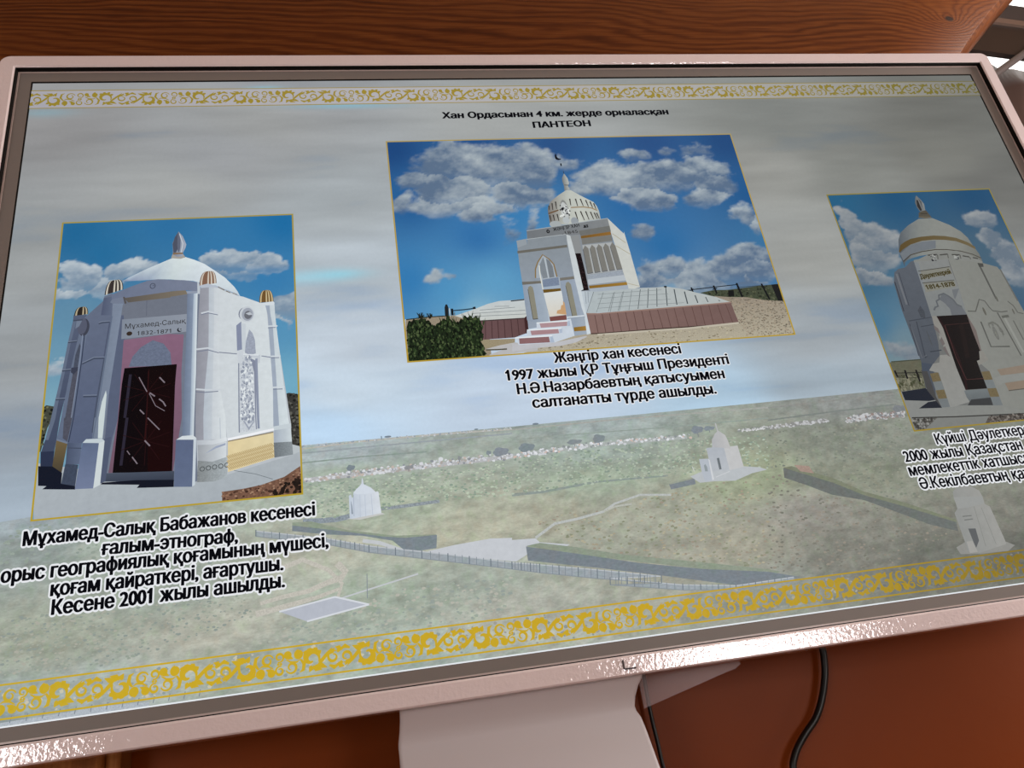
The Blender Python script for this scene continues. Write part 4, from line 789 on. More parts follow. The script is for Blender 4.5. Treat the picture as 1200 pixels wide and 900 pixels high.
# ---- right photograph: tall white mausoleum with a smooth dome, partly outside the view
def right_photo():
    x0, x1, z0, z1 = 0.3186, 0.5490, 0.1708, 0.4848
    p = photo((x0, x1, z0, z1))
    X, Z = grid(x0, x1, z0, z1, 0.0016)
    sp = G("3236 4771 4123 4771 5217 4751 3231 3597 3246 3023 3485 2783 5072 3850 5102 3121 3325 2365 5191 2319")
    sc = ['2f6ea2','285f94','27598c','48759f','4d84b4','8099b2','4f6f90','3f648c','8fa3b4','7b8fa2']
    cl = EL("3389 4371 3204 4686 3664 4190 3253 4513 3522 3967 3224 4246 3350 3657 3097 3831 3498 3569 3254 3726 5104 4372 4827 4490 5186 4109 4947 4310 5321 3865 5049 4168 5265 3636 5021 3882 3490 2608 3155 2794")
    w = [1.4, 1.6, 1.5, 1.3, 1.0, 1.1, 1.4, 1.5, 1.3, .8]
    p.mesh_grid(X, Z, sky_field(X, Z, sp, sc, [c + (k,) for c, k in zip(cl, w)], 77, '989c9e', '647280', 13, edge=.6, rag=1.1, dim=(.85, .86, .80)), FLAT)
    p.tone = TONE_R
    p.poly("3172 2526 3226 2539 3393 2544 3595 2542 3522 2173 3026 2133", '7d7b6a', GRASS); p.line("3219 2539 3593 2538", 1.4, '5a5f50', SAND); p.scatter("3179 2356 3550 2353 3513 2188 3203 2193", 120, 1.6, ['8f8d78','6c6a55','a5a08c','575a42'], 3, 1.4)
    p.line("3210 2401 3545 2379", 0.8, '2b2c2c'); p.line("3204 2346 3522 2320", 0.6, '45463e')
    for k in range(16): (a, b), (c, d) = G("3224 2400 3545 2379"); t = k / 15; p.line([(a + (c - a) * t, b), (a + (c - a) * t + .002, b - .0055)], 0.4, '3d3e3a')
    for a in ("3221 2430 3226 2349", "3346 2426 3338 2317", "3482 2418 3478 2272"): p.line(a, 2.2, '1f2022')
    # forecourt and path
    p.poly("3196 2173 3514 2190 5021 2044 4906 1499 3178 1689", ('x', 'a8a8a7', 'a2a29e'), STONE)
    p.poly("3206 1853 3531 1841 4617 1788 5034 1761 4906 1499 3178 1689", '9d9d9b', STONE); p.line("3215 1859 3750 1823 4614 1783", 1.4, '484746')
    p.poly("3206 1835 3521 1833 3310 1710 3214 1712", '76736f', LEAF); p.scatter("3211 1839 3513 1831 3320 1716 3221 1712", 150, 1.4, ['4f4c4a','9a9794','63605c','b0adaa'], 5); p.poly("4144 1790 4614 1783 4746 1780 4693 1668 4056 1703", '6f6661', LEAF); p.scatter("4151 1789 4614 1783 4570 1687 4071 1706", 150, 1.4, ['4a4340','8f8782','5f5651','a39a94'], 6)
    p.poly("3208 2170 3514 2190 3600 2042 3495 2034 3212 2068", '2b3140'); p.poly("3341 1958 3479 2022 3607 2030 3621 1941", '2c313f')
    # dome
    U = G("3852 3916 3870 4013 3913 4143 3984 4249 4130 4351 4306 4437 4499 4439 4695 4326 4813 4223 4869 4126 4899 3989 4928 3888 4927 3768"); Lw = G("3855 3754 3864 3785 3879 3817 3921 3847 3994 3875 4113 3901 4339 3921 4524 3911 4668 3877 4752 3851 4834 3818 4886 3791 4927 3768")
    cu = [p.cv(c) for c in ('636b78','69717c','727982','7c828a','93979a','a3a5a3','a9aaa6','aaaaa6','a5a5a0','9f9f9a','989893','92928d','8b8b87')]
    p.quad_strip(Lw, U, cu, cu, STONE)
    p.poly("3858 3981 3913 4069 3993 4114 4085 4151 4235 4173 4412 4181 4565 4166 4711 4131 4841 4060 4915 3989 4907 3952 4821 4014 4690 4082 4542 4110 4388 4121 4227 4113 4053 4069 3919 4002 3860 3961", ('x', '75603c', '8a7a5c'))
    p.line("3863 3834 3996 3921 4167 3960 4362 3978 4516 3969 4693 3937 4830 3885 4931 3821", 1.3, '5f5a54'); p.poly("3860 3948 4050 4061 4223 4102 4414 4108 4368 3994 4172 3972 4000 3932 3869 3850", '8f949c', STONE)
    p.poly("4310 4454 4326 4479 4341 4526 4400 4553 4459 4559 4473 4515 4494 4445 4402 4437", '6d665b'); p.line("4316 4462 4488 4450", 1.2, '8f8472'); p.line("4360 4512 4456 4511", 0.8, '3f3b36')
    p.poly("4367 4543 4349 4608 4349 4678 4382 4756 4409 4790 4448 4718 4469 4655 4448 4560", ('x', '77797d', 'a6a8aa')); p.poly("4385 4720 4404 4719 4403 4562 4376 4554 4361 4625", '413f40'); p.poly("4419 4758 4446 4691 4418 4579 4421 4648", '6d6e72')
    # body
    p.poly("4006 3826 4634 3871 4925 3772 4862 3374 4572 2508 4362 1905 3626 1971 3524 2215 3692 2753", '8b8b8b', STONE)
    p.poly("3694 3691 3756 3735 3854 3751 3960 3828 4027 3841 4029 3845 3946 3055 3893 2737 3848 2572 3728 2474 3600 2083 3615 1944 3526 2166 3518 2201 3552 2395 3584 2507 3604 2885 3586 2564 3593 2998 3594 3179 3629 3549 3701 3719", ('z', '737884', '5f6571'), STONE)
    for a, w, c in (("3709 3670 3685 3249", 2.4, '8a8d96'), ("3745 3684 3708 3232", 1.0, '555a66'), ("3646 3563 3615 3163", 1.2, '474c58'), ("3632 3033 3949 3063", 1.2, '545965'), ("3723 3019 3657 2551 3686 2571", 1.4, '525763'), ("3628 2965 3615 2555 3685 2585", 1.0, '7d818b'), ("3755 2949 3925 2966", 1.2, '555a65'), ("3744 2624 3895 2634", 1.4, '4f545f'), ("3625 2996 3583 2586", .9, '4d525e')): p.line(a, w, c)
    p.poly("3795 3165 3854 3222 3876 3144 3856 3054 3801 3066", '5b5f69', CARVE); p.ell2("3802 2789 3812 2685", '64686f', CARVE); p.poly("3543 2410 3615 2390 3600 2083 3615 1944 3523 2159", '5b5a5c', STONE); p.poly("3583 2504 3632 2489 3725 2467 3650 2387 3552 2395", '596273')
    p.poly("4006 3846 4178 3869 4481 3884 4454 3722 4452 3417 4405 3061 4005 3071 3939 3056", ('z', 'a5a6a6', '9d9fa1'), STONE)
    p.poly("3998 3826 4189 3897 4352 3953 4633 3946 4772 3896 4925 3772 4913 3744 4477 3835 3997 3822", 'a3a3a0', STONE)
    for a in ("4222 3903 4349 3907", "4385 3899 4497 3904", "4548 3893 4656 3886", "4688 3868 4774 3847", "4817 3836 4881 3816"): p.line(a, 1.8, '5e5d5a')
    for a in ("4356 3904 4337 3839", "4495 3899 4482 3847", "4659 3886 4648 3829", "4779 3846 4778 3813"): p.line(a, 1.2, '6f6e6a')
    p.scatter("4261 3901 4333 3905 4308 3824 4244 3820", 40, 1.1, ['34343a','d0d0ce'], 21); p.scatter("4576 3883 4637 3871 4629 3822 4568 3826", 30, 1.0, ['55555a','cfcfcc'], 22)
    p.poly("4006 3687 4448 3725 4439 3622 3999 3565", 'a3a199', STONE); p.poly("3995 3522 4435 3537 4426 3447 3991 3396", 'a3a199', STONE); p.poly("4001 3814 4059 3810 3992 3400 3971 3393", '9ea2a8')
    (a, b) = G("4005 3580 4433 3629"); p.text('Дәулеткерей', a, b, 6.4, '5c5335', None, None, bold=0.07); (a, b) = G("4028 3432 4415 3459"); p.text('1814-1878', a, b, 6.2, '5c5335', None, None, bold=0.07)
    p.line("4006 3687 4448 3725", 1.0, '5f5d56'); p.line("3995 3522 4435 3537", 1.0, '5f5d56'); p.poly("4351 3408 4452 3417 4339 3275 4333 3299", '8a8d93')
    p.poly("4185 3348 4238 3365 4302 3298 4343 3212 4387 3170 4407 3064 4207 3067 4219 3151 4183 3231 4131 3289", '83868e', STONE)
    p.line("4007 3150 4036 3187 4079 3199 4084 3269 4131 3289 4145 3343 4222 3364 4268 3326 4309 3277 4333 3205 4387 3170", 2.2, '777a80')
    # sunlit side with relief
    p.poly("4477 3835 4917 3752 5094 3683 5121 3600 5182 3038 5221 2788 4749 1787 4375 1901 4257 1914 4387 2326 4291 2464 4326 2476 4367 2590 4405 3061 4452 3417", ('x', 'a7a7a3', '9c9c97'), STONE)
    p.line("4859 3747 4865 3632 4884 3246", 2.4, '6a6a67'); p.poly("4847 3756 4921 3743 4908 3695 4846 3698", '5d5d5b'); p.ell2("4892 3246 4905 3205", '77766f'); p.line("5119 3649 5160 3196", 2.0, '7d7d79'); p.line("4818 3063 4879 2484", 1.8, '6f6f6c'); p.line("4882 2997 4928 2524", 3.0, 'b0b0ab'); p.line("4852 2999 4949 3007", 3.4, '74746f')
    p.line("4437 3108 4540 3098 4616 3201 4654 3254 4719 3226 4743 3138 4768 3090 4882 3066 4962 3072", 1.6, '757571'); p.line("5023 3205 5071 3139 5090 3044 5159 3023", 1.5, '757571')
    p.ell2("4655 3090 4670 3035", '77746c'); p.ell2("5037 3063 5047 3024", '75726c')
    p.line("4549 2959 4542 2628 4785 2612", 2.0, '6f6f6c'); p.line("4982 2943 5002 2683", 1.6, '777773')
    for a in ("4678 2798 4705 2705", "4685 2919 4702 2887", "4635 2892 4644 2861", "4756 2837 4770 2798", "4761 2761 4765 2731", "5054 2831 5051 2739"): p.ell2(a, '8b8b87', CARVE)
    p.line("4633 2922 4702 2940 4746 2899 4772 2821 4768 2761", 2.6, '85857f', CARVE); p.ell2("4679 2782 4689 2744", '96968f', CARVE)
    p.poly("4494 2339 4870 2367 5027 2376 4981 2278 4507 2262", 'a99889', STONE); p.poly("4516 2165 4938 2187 4889 2084 4525 2070", 'a79584', STONE); p.poly("4408 2239 4506 2259 4977 2271 4941 2194 4526 2172 4408 2139", 'a9a9a6', STONE)
    p.line("4525 2070 4888 2081", 1.2, '6f6a64')
    # pale stepped jamb, door
    p.poly("3946 3075 4010 3074 4029 2853 3997 2416 3992 2125 3980 1978 3740 1936 3721 1942 3747 2358 3639 2395 3721 2474 3804 2482 3848 2572 3944 2572 3936 2697 3926 2802 3986 2857 3893 2737 3956 2822 3928 2973", ('z', 'aba6a2', 'b1b0ae'), STONE)
    for a in ("3922 2959 3963 2911 3962 2836 3913 2899", "3962 2799 3970 2709 3930 2683 3923 2757", "3958 2681 3968 2541 3941 2565 3918 2655"): p.poly(a, '8a7f7f')
    p.poly("4005 3071 4407 3064 4399 2588 4364 2583 4326 2476 4282 2462 4267 2120 3992 2125 3991 2402 4027 2921", ('z', '1c1417', '151113'))
    p.line("4022 3058 4050 2904 4069 2519 4035 2227 4009 2131", 2.6, '2f181c'); p.line("4064 2946 4040 2521 4058 2247 4276 2243", 0.9, '5d3a3a'); p.line("4065 2948 4401 2951", 0.8, '4a2e2e'); p.poly("4249 2950 4308 2946 4212 2507 4155 2512", '24191a')
    p.poly("4405 3061 4426 2937 4440 2846 4396 2588 4379 2582 4388 2849", '8f7f7c'); p.poly("4364 2583 4422 2578 4434 2468 4288 2407 4284 2465 4326 2476", 'a9a5a0', STONE)
    # striped bases, sill
    for a, cs in ((G("3635 2357 3741 2363 3721 1942 3615 1944"), ['8b7a5c', '93989b', '8b7a5c', '8f9498']), (G("4280 2327 4387 2326 4373 1904 4256 1912"), ['8b7a5c', '93989b', '8b7a5c', '8f9498'])):
        for i, c in enumerate(cs):
            f0, f1 = i / 4, (i + 1) / 4; L = lambda u, v, f: (u[0] + (v[0] - u[0]) * f, u[1] + (v[1] - u[1]) * f)
            p.poly([L(a[0], a[3], f0), L(a[1], a[2], f0), L(a[1], a[2], f1), L(a[0], a[3], f1)], c, CARVE if i % 2 == 0 else STONE)
    p.poly("3971 2117 4264 2115 4253 1915 3942 1940 3988 1980 3969 2037", ('z', '8f9599', '6d7276'), STONE); p.poly("3943 1942 4013 2005 4262 2008 4253 1915", '4a4b4e')
    gold_border(p, x0, x1, z0, z1, 1.8, '8a7d3c', '98822f')
    tag(p.build('framed_photograph', screen), 'gold-edged photograph of a tall white mausoleum with a smooth dome')
right_photo()

# ---------------------------------------------------------------- solid builders
def obj(name, V, F, mat, parent=None, smooth=False, loc=None):
    me = bpy.data.meshes.new(name); me.from_pydata(V, [], F)
    for m in (mat if isinstance(mat, list) else [mat]): me.materials.append(m)
    import bmesh
    bm = bmesh.new(); bm.from_mesh(me); bmesh.ops.recalc_face_normals(bm, faces=bm.faces); bm.to_mesh(me); bm.free()
    if smooth: me.polygons.foreach_set('use_smooth', [True] * len(me.polygons))
    me.update(); o = bpy.data.objects.new(name, me); C.objects.link(o)
    if parent: o.parent = parent; o.matrix_parent_inverse = Matrix.Translation(-Vector(parent.location))
    if loc: o.location = loc
    return o
def box(x0, x1, y0, y1, z0, z1, V=None, F=None):
    V = [] if V is None else V; F = [] if F is None else F; n = len(V)
    V += [(x, y, z) for z in (z0, z1) for x, y in ((x0, y0), (x1, y0), (x1, y1), (x0, y1))]
    F += [[n + i for i in f] for f in ((3, 2, 1, 0), (4, 5, 6, 7), (0, 1, 5, 4), (1, 2, 6, 5), (2, 3, 7, 6), (3, 0, 4, 7))]
    return V, F
def bevel(o, w, seg=3):
    m = o.modifiers.new('bevel', 'BEVEL'); m.width = w; m.segments = seg; m.limit_method = 'ANGLE'; m.angle_limit = 0.6
    return o
def loop_rect(x0, x1, z0, z1, r, n=7):
    P = []
    for cx, cz, a0 in ((x1 - r, z1 - r, 0), (x0 + r, z1 - r, 90), (x0 + r, z0 + r, 180), (x1 - r, z0 + r, 270)):
        for i in range(n): a = math.radians(a0 + 90 * i / (n - 1)); P.append((cx + r * math.cos(a), cz + r * math.sin(a)))
    return P
def ring_sweep(rect, prof, rad, closed=True):
    """sweep a profile of (outward offset, y) round a rectangle"""
    x0, x1, z0, z1 = rect; V = []; F = []; L = 28
    for d, y in prof:
        V += [(x, y, z) for x, z in loop_rect(x0 - d, x1 + d, z0 - d, z1 + d, max(0.0003, rad(d)))]
    n = len(prof)
    for i in range(n if closed else n - 1):
        j = (i + 1) % n
        for k in range(L): F.append([i * L + k, i * L + (k + 1) % L, j * L + (k + 1) % L, j * L + k])
    return V, F
def tube(P, r, n=10):
    V = []; F = []
    Q = [Vector(p) for p in P]
    for i, p in enumerate(Q):
        t = (Q[min(i + 1, len(Q) - 1)] - Q[max(i - 1, 0)]).normalized()
        a = t.orthogonal().normalized() if i == 0 else (a - t * a.dot(t)).normalized()
        b = t.cross(a)
        V += [tuple(p + (a * math.cos(2 * PI * k / n) + b * math.sin(2 * PI * k / n)) * r) for k in range(n)]
    for i in range(len(Q) - 1):
        for k in range(n): F.append([i * n + k, i * n + (k + 1) % n, (i + 1) * n + (k + 1) % n, (i + 1) * n + k])
    F.append(list(range(n))[::-1]); F.append([(len(Q) - 1) * n + k for k in range(n)])
    return V, F
def spline(P, m=10):
    out = []
    for i in range(len(P) - 1):
        p0, p1, p2, p3 = P[max(i - 1, 0)], P[i], P[i + 1], P[min(i + 2, len(P) - 1)]
        for k in range(m):
            t = k / m
            out.append(tuple(0.5 * (2 * b + (c - a) * t + (2 * a - 5 * b + 4 * c - d) * t * t + (3 * b - a - 3 * c + d) * t ** 3) for a, b, c, d in zip(p0, p1, p2, p3)))
    out.append(tuple(P[-1])); return out

# ---------------------------------------------------------------- materials of the room and the hardware
def white_coat():
    t = NT('white_powder_coat'); t.set('f0e1e4', 0.075, 1.0, 0.10)
    v = t.coord(); t.bump(t.noise(v, 260, 2), 0.2, 0.0015); return t.m
M_WHITE = white_coat()
M_STAND = NT('stand_enamel').set('d8d2d6', 0.42, 0.35).m
M_BEZEL = NT('taupe_bezel').set('857d79', 0.40, 0.2).m
M_BLACK = NT('black_rubber').set('070605', 0.6, 0.2).m
M_EDGE = NT('glass_edge').set('c9b6b2', 0.3, 0.5).m
M_CABLE = NT('black_cable').set('08080a', 0.38, 0.5).m
M_SLOT = NT('dark_metal').set('2b2224', 0.3, 0.6, 0.6).m
def acrylic():
    t = NT('clear_plastic'); t.set('d8bfc2', 0.25, 0.5); t.b.inputs['Alpha'].default_value = 0.16; return t.m
M_CLEAR = acrylic()
def wall_paint():
    t = NT('orange_brown_paint'); t.set(None, 0.42, 0.14); v = t.coord()
    t.l(t.ramp(t.noise(v, 3.0, 3), [(0.3, '7a3405'), (0.7, '823a0c')]), t.b.inputs['Base Color'])
    t.bump(t.math('ADD', t.noise(v, 60, 4), t.math('MULTIPLY', t.noise(v, 9, 3), 2.0)), 0.08, 0.003); return t.m
M_WALL = wall_paint()
M_PLASTER = NT('cream_plaster').set('cbb8a4', 0.8, 0.3).m
M_FLOOR = NT('floor_boards').set('8a5a3a', 0.45, 0.4).m
def wood(name, kx, kz, along, knot=None, tone=('5d3013', '8a5024', 'b06f3a')):
    """timber whose growth-ring lines run along one axis and bend round a knot"""
    t = NT(name); t.set(None, 0.5, 0.14); v = t.coord()
    sx = t.n('SeparateXYZ'); t.l(v, sx.inputs[0])
    A_, B_ = (sx.outputs['X'], sx.outputs['Z']) if along == 'X' else (sx.outputs['Z'], sx.outputs['X'])
    st = t.coord((kx, 6.0, 9.0) if along == 'X' else (9.0, 6.0, kx))
    warp = t.noise(st, 1.0, 4, 0.55)
    broad = t.noise(t.coord((kx * 0.7, 2, 4) if along == 'X' else (4, 2, kx * 0.7)), 1.0, 2, 0.5)
    g = t.math('ADD', B_, t.math('MULTIPLY', warp, 0.055)); g = t.math('ADD', g, t.math('MULTIPLY', broad, 0.14))
    fine = t.noise(t.coord((kx * 3.5, 20, 34) if along == 'X' else (34, 20, kx * 3.5)), 1.0, 4, 0.6)
    g = t.math('ADD', g, t.math('MULTIPLY', fine, 0.016))
    if knot:
        dx = t.math('SUBTRACT', sx.outputs['X'], knot[0]); dz = t.math('SUBTRACT', sx.outputs['Z'], knot[1])
        dz2 = t.math('MULTIPLY', dz, 1.25)
        r2 = t.math('ADD', t.math('MULTIPLY', dx, dx), t.math('MULTIPLY', dz2, dz2)); r = t.math('SQRT', r2)
        fall = t.math('POWER', 2.718, t.math('MULTIPLY', r, -1 / knot[2]))
        g = t.math('ADD', g, t.math('MULTIPLY', fall, knot[3]))
    ring = t.math('PINGPONG', t.math('MULTIPLY', g, kz), 1.0)
    ring = t.math('POWER', ring, 2.0)
    strength = t.noise(t.coord((kx * 1.5, 5, 16) if along == 'X' else (16, 5, kx * 1.5)), 1.0, 3, 0.6)
    ring = t.math('MULTIPLY', ring, t.math('MULTIPLY_ADD', strength, 1.9, -0.25, clamp=True))
    pore = t.noise(t.coord((12, 60, 420) if along == 'X' else (420, 60, 12)), 1.0, 3, 0.6)
    f = t.math('ADD', t.math('MULTIPLY', ring, 0.42), t.math('MULTIPLY', pore, 0.62))
    col = t.ramp(f, [(0.08, tone[2]), (0.45, tone[1]), (0.95, tone[0])])
    if knot:
        k = t.math('SUBTRACT', 1.0, t.math('MULTIPLY', t.math('SUBTRACT', r, knot[4]), 1 / 0.004), clamp=True)
        mx = t.n('Mix', data_type='RGBA'); t.l(k, mx.inputs[0]); t.l(col, mx.inputs[6]); mx.inputs[7].default_value = (*hexc('2a1c16'), 1); col = mx.outputs[2]
    t.l(col, t.b.inputs['Base Color']); t.bump(f, 0.25, 0.0015); return t.m

# ---------------------------------------------------------------- room shell
def struct(name, V, F, mat): return tag(obj(name, V, F, mat), kind='structure')
CEIL = 3.2
struct('floor', *box(-3.0, 2.0, -2.4, 1.2, -0.1, 0.0), M_FLOOR)
struct('ceiling', *box(-3.0, 2.0, -2.4, 1.2, CEIL, CEIL + 0.1), M_PLASTER)
V, F = box(-3.0, 0.70, 0.13, 0.32, 0.0, 2.03)
box(-3.0, 0.78, 0.16, 0.32, 2.40, CEIL, V, F)
struct('wall_back', V, F, M_WALL)
struct('wall_left', *box(-3.1, -3.0, -2.4, 1.2, 0.0, CEIL), M_PLASTER)
struct('wall_right', *box(2.0, 2.1, -2.4, 1.2, 0.0, CEIL), M_PLASTER)
struct('wall_front', *box(-3.0, 2.0, -2.5, -2.4, 0.0, CEIL), M_PLASTER)
struct('wall_bay', *box(-3.0, 2.0, 1.1, 1.2, 0.0, CEIL), M_PLASTER)
M_FRAME = NT('window_frame_paint').set('b9a68e', 0.5, 0.4).m
def sky_pane(name, strength):
    t = NT(name); t.set('202020', 0.1, 0.5); t.b.inputs['Emission Color'].default_value = (1, 0.98, 0.96, 1)
    t.b.inputs['Emission Strength'].default_value = strength; return t.m
M_PANE = sky_pane('daylit_pane', 1.0)
def window(name, at, w, h, turn):
    V, F = [], []
    for a, b, c, d in ((-w / 2 - .07, -w / 2, -h / 2 - .07, h / 2 + .07), (w / 2, w / 2 + .07, -h / 2 - .07, h / 2 + .07), (-w / 2, w / 2, h / 2, h / 2 + .07), (-w / 2, w / 2, -h / 2 - .07, -h / 2), (-.02, .02, -h / 2, h / 2), (-w / 2, w / 2, h * .18, h * .18 + .04)):
        box(a, b, -.05, 0.02, c, d, V, F)
    n = len(F); box(-w / 2, w / 2, 0.0, 0.01, -h / 2, h / 2, V, F)
    o = struct(name, V, F, [M_FRAME, M_PANE])
    o.data.polygons.foreach_set('material_index', [0] * n + [1] * (len(F) - n))
    o.location = at; o.rotation_euler = (0, 0, turn)
window('window_1', (1.12, -2.37, 1.42), 0.78, 0.60, PI)
window('window_2', (-2.02, -2.37, 1.42), 1.04, 0.60, PI)
window('window_3', (1.97, -0.36, 1.85), 0.65, 1.05, -PI / 2)

# ---------------------------------------------------------------- display hardware
OP = (-0.6222, 0.6228, Z0 - 0.0133, Z0 + 0.6978)
rad = lambda d: 0.011 * max(d, 0) / 0.017
fr = obj('frame', *ring_sweep(OP, [(0, 0.004), (0, -0.0066), (0.0020, -0.0080), (0.0156, -0.0084), (0.0168, -0.0074), (0.0172, -0.005), (0.0172, 0.052), (0.013, 0.056), (0.0, 0.056)], rad), M_WHITE, disp)
tag(fr, 'glossy white frame')
obj('gasket', *ring_sweep(OP, [(-0.0008, 0.001), (-0.0008, -0.0064), (0.0001, -0.0068), (0.0001, 0.001)], lambda d: 0.0005), M_BLACK, disp)
obj('glass_edge', *ring_sweep(OP, [(-0.0026, 0.001), (-0.0026, -0.0014), (-0.0010, -0.0014), (-0.0010, 0.001)], lambda d: 0.0005), M_EDGE, disp)
def bezel():
    V, F = [], []
    x0, x1, z0, z1 = OP; a0, a1, b0, b1 = -W / 2, W / 2, Z0, Z0 + H
    for y, (p0, p1, q0, q1) in ((-0.0009, (x0 + .0012, x1 - .0012, z0 + .0008, z1 - .0012)), (-0.0009, (a0 - .0014, a1 + .0014, b0 - .0003, b1 + .0016)), (0.003, (a0 - .0014, a1 + .0014, b0 - .0003, b1 + .0016)), (0.003, (x0 + .0012, x1 - .0012, z0 + .0008, z1 - .0012))):
        V += [(p0, y, q0), (p1, y, q0), (p1, y, q1), (p0, y, q1)]
    for i in range(4):
        for k in range(4): F.append([i * 4 + k, i * 4 + (k + 1) % 4, ((i + 1) % 4) * 4 + (k + 1) % 4, ((i + 1) % 4) * 4 + k])
    return V, F
tag(obj('bezel', *bezel(), M_BEZEL, disp), 'taupe border between frame and lit screen')
V, F = box(-W / 2 - .0014, W / 2 + .0014, -0.00085, 0.003, Z0 + H + .0000, Z0 + H + .0016)
box(-W / 2 - .0014, -W / 2, -0.00085, 0.003, Z0, Z0 + H, V, F); box(W / 2, W / 2 + .0014, -0.00085, 0.003, Z0, Z0 + H, V, F)
obj('screen_seal', V, F, M_BLACK, disp)
bevel(obj('back_housing', *box(-0.60, 0.60, 0.030, 0.072, Z0 + 0.02, Z0 + 0.66), M_STAND, disp), 0.01)
def stand():
    # (z relative to the screen's lower edge, left x, right x, front y, back y)
    secs = [(-0.0300, -0.2515, -0.0285, 0.014, 0.070), (-0.0337, -0.2515, -0.0298, 0.016, 0.070), (-0.0390, -0.2518, -0.0330, 0.020, 0.072), (-0.0480, -0.2530, -0.0362, 0.0255, 0.074), (-0.0560, -0.2545, -0.0374, 0.0290, 0.075),
            (-0.0600, -0.2548, -0.0368, 0.0285, 0.075), (-0.0660, -0.2546, -0.0338, 0.0275, 0.075), (-0.0760, -0.2546, -0.0312, 0.0280, 0.075), (-0.11, -0.2546, -0.0245, 0.0300, 0.075), (-0.20, -0.2546, -0.009, 0.0310, 0.076), (-0.50, -0.2546, 0.01, 0.032, 0.078), (-1.285, -0.2546, 0.01, 0.032, 0.078)]
    V = []; F = []; L = 28
    for z, xl, xr, yf, yb in secs:
        V += [(x, y, Z0 + z) for x, y in loop_rect(xl, xr, yf, yb, 0.004)]
    for i in range(len(secs) - 1):
        for k in range(L): F.append([i * L + k, i * L + (k + 1) % L, (i + 1) * L + (k + 1) % L, (i + 1) * L + k])
    F += [list(range(L)), list(range((len(secs) - 1) * L, len(secs) * L))]
    return V, F
obj('stand_column', *stand(), M_STAND, disp, smooth=True)
bevel(obj('base_plate', *box(-0.42, 0.18, -0.22, 0.11, 0.0, 0.016), M_STAND, disp), 0.006)
def gusset():
    P = [(-0.024, -0.0308), (0.080, -0.0308), (0.0805, -0.0335), (0.074, -0.0372), (0.066, -0.0385), (-0.024, -0.0595)]
    V = [(x, y, Z0 + z) for y in (0.047, 0.050) for x, z in P]; n = len(P)
    return V, [list(range(n)), list(range(n, 2 * n))] + [[i, (i + 1) % n, n + (i + 1) % n, n + i] for i in range(n)]
tag(obj('gusset', *gusset(), M_CLEAR, disp), 'clear plastic gusset below the frame')
V, F = box(-0.0528, -0.0514, -0.0092, -0.0078, Z0 - 0.0246, Z0 - 0.0170); box(-0.0514, -0.0410, -0.0092, -0.0078, Z0 - 0.0254, Z0 - 0.0240, V, F)
tag(obj('latch_slot', V, F, M_SLOT, disp), 'dark L-shaped slot in the lower frame')

# ---------------------------------------------------------------- cables
def cable(pts, r, label):
    V, F = tube(spline([(x, y, Z0 + z) for x, y, z in pts]), r)
    o = obj('power_cable', V, F, M_CABLE, smooth=True)
    return tag(o, label, 'cable', None)
cable([(0.2150, 0.1245, 0.220), (0.2120, 0.119, 0.190), (0.2090, 0.118, 0.030), (0.2082, 0.118, -0.0263), (0.2066, 0.118, -0.040), (0.2020, 0.118, -0.0565), (0.1915, 0.118, -0.078), (0.1790, 0.118, -0.0950), (0.1640, 0.118, -0.1072), (0.1520, 0.118, -0.1180), (0.1440, 0.118, -0.128), (0.1395, 0.118, -0.139), (0.1375, 0.118, -0.17),
       (0.150, 0.119, -0.40), (0.135, 0.119, -0.8), (0.145, 0.119, -1.2), (0.16, 0.117, -1.288), (0.24, 0.117, -1.2962), (0.5, 0.117, -1.2962)], 0.0037, 'thick black cable hanging in an S-curve below the right part of the display')
cable([(0.0100, 0.1255, 0.220), (0.0060, 0.120, 0.190), (0.0030, 0.118, 0.020), (0.0025, 0.118, -0.032), (0.0020, 0.118, -0.050), (0.0022, 0.118, -0.072), (0.0034, 0.118, -0.095), (0.0042, 0.118, -0.117), (0.010, 0.119, -0.16), (0.03, 0.120, -0.4), (0.035, 0.121, -1.1),
       (0.02, 0.121, -1.288), (-0.03, 0.121, -1.2977), (-0.3, 0.122, -1.2977)], 0.0021, 'thin black cable hanging beside the white stand column')

# ---------------------------------------------------------------- timber: the log above the display, the post at its left
def log():
    prof = [(0.20, 2.035), (0.150, 2.032), (0.125, 2.045), (0.112, 2.070), (0.104, 2.105), (0.100, 2.145), (0.099, 2.185), (0.100, 2.225), (0.104, 2.270), (0.112, 2.315), (0.126, 2.352), (0.150, 2.380), (0.20, 2.390), (0.28, 2.385), (0.29, 2.20), (0.28, 2.045)]
    xs = np.linspace(-3.0, 0.6, 20); V = []; F = []; n = len(prof)
    def endx(z): t = z - Z0 - 0.831; return 0.729 + 0.90 * t + 1.1 * max(t, 0) ** 2 * 1.0 - 0.5 * max(-t, 0) ** 2
    for x in xs: V += [(float(x), y, z) for y, z in prof]
    V += [(endx(z) - 0.003, y, z) for y, z in prof]; V += [(endx(z), y + 0.003, z) for y, z in prof]
    m = len(xs) + 2
    for i in range(m - 1):
        for k in range(n): F.append([i * n + k, i * n + (k + 1) % n, (i + 1) * n + (k + 1) % n, (i + 1) * n + k])
    F += [list(range(n)), list(range((m - 1) * n, m * n))]
    return V, F
lg = obj('timber_log', *log(), wood('log_timber', 1.7, 190, 'X', (0.7375, Z0 + 0.9075, 0.05, 0.10, 0.0055), ('2a0f04', '592b0e', '824a20')), smooth=True)
tag(lg, 'thick brown pine log with a knot, lying above the white display', 'log')
po = empty('wooden_post', (-0.6, 0.11, 0), 'brown wooden post behind the lower left corner of the display', 'post')
M_POST = wood('post_timber', 1.5, 48, 'Z', None, ('6b3a18', '94582a', 'b8783f'))
bevel(obj('shaft', *box(-0.71, -0.5165, 0.088, 0.13, 0.0, 2.035), M_POST, po), 0.004)
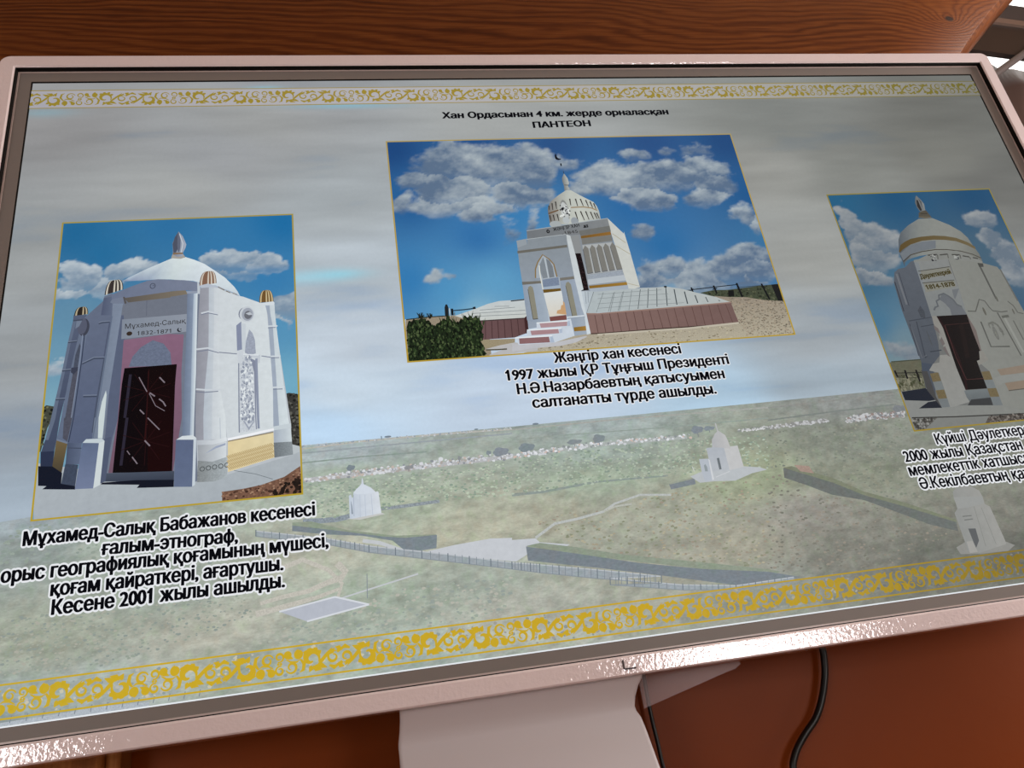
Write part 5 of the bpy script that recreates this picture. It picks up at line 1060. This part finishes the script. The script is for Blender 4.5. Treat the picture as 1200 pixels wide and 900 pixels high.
bevel(obj('edge_strip', *box(-0.5165, -0.5030, 0.096, 0.13, 0.0, 2.035), M_POST, po), 0.003)

# ---------------------------------------------------------------- the bay beyond the opening at the right: bright high window, dark curved beams, brown drape
def arc_beam(zf, zt, y0, y1, x0=1.0, x1=1.95, n=18):
    V = []; F = []
    for i in range(n):
        x = x0 + (x1 - x0) * i / (n - 1); a, b = zf(x), zt(x)
        V += [(x, y0, Z0 + a), (x, y1, Z0 + a), (x, y1, Z0 + b), (x, y0, Z0 + b)]
    for i in range(n - 1):
        for k in range(4): F.append([i * 4 + k, i * 4 + (k + 1) % 4, (i + 1) * 4 + (k + 1) % 4, (i + 1) * 4 + k])
    F += [[0, 1, 2, 3], [(n - 1) * 4 + k for k in range(4)]]
    return V, F
M_DARK = NT('dark_grey_lacquer').set('3b3435', 0.3, 0.5).m
M_BROWN = NT('dark_brown_lacquer').set('2b1e19', 0.35, 0.5).m
M_RIM = NT('brown_beading').set('6b564c', 0.35, 0.5).m
q = lambda x: -0.16 * (x - 1.36) - 0.10 * (x - 1.36) ** 2
tag(obj('curved_beam', *arc_beam(lambda x: 1.372 + q(x), lambda x: 1.434 + q(x), 0.50, 0.515), M_DARK), 'dark grey curved beam across the bright high window, upper one', 'beam', None)
bm_ = empty('curved_beam', (1.6, 0.55, Z0 + 1.0), 'dark brown curved beam with paler rim, directly above the bright gap', 'beam')
obj('beam_body', *arc_beam(lambda x: 1.252 + q(x) * 1.15, lambda x: 1.353 + q(x), 0.50, 0.515), M_BROWN, bm_)
tag(obj('rim', *arc_beam(lambda x: 1.353 + q(x), lambda x: 1.370 + q(x), 0.493, 0.515), M_RIM, bm_), 'paler brown rim')
struct('window_4', *box(0.95, 1.98, 0.60, 0.62, Z0 + 1.05, Z0 + 1.75), sky_pane('bright_daylight', 2.2))
def drape():
    V = []; F = []; nx, nz = 90, 40
    for j in range(nz):
        for i in range(nx):
            x = 0.95 + 1.0 * i / (nx - 1); zt = Z0 + 1.262 - 0.07 * (x - 1.30); z = 0.02 + (zt - 0.02) * j / (nz - 1)
            s = (x * 0.50 - (z - Z0) * 0.87)
            V.append((x, 0.545 + 0.007 * math.sin(s * 60) + 0.004 * math.sin(s * 133 + 1), z))
    for j in range(nz - 1):
        for i in range(nx - 1): F.append([j * nx + i, j * nx + i + 1, (j + 1) * nx + i + 1, (j + 1) * nx + i])
    return V, F
t = NT('brown_satin'); t.set('3a241e', 0.38, 0.5); t.b.inputs['Sheen Weight'].default_value = 0.2
dr = obj('brown_drape', *drape(), t.m, smooth=True); dr.modifiers.new('thick', 'SOLIDIFY').thickness = 0.003
tag(dr, 'brown satin drape with slanting folds below the bright gap, right of the display', 'curtain')
V, F = tube([(1.08, 0.495, Z0 + 1.08), (1.27, 0.495, Z0 + 1.19), (1.39, 0.495, Z0 + 1.262), (1.52, 0.495, Z0 + 1.345)], 0.009)
tag(obj('drape_rod', V, F, NT('grey_metal').set('5a5150', 0.35, 0.5).m, smooth=True), 'slanting grey rod in front of the brown drape', 'rod')
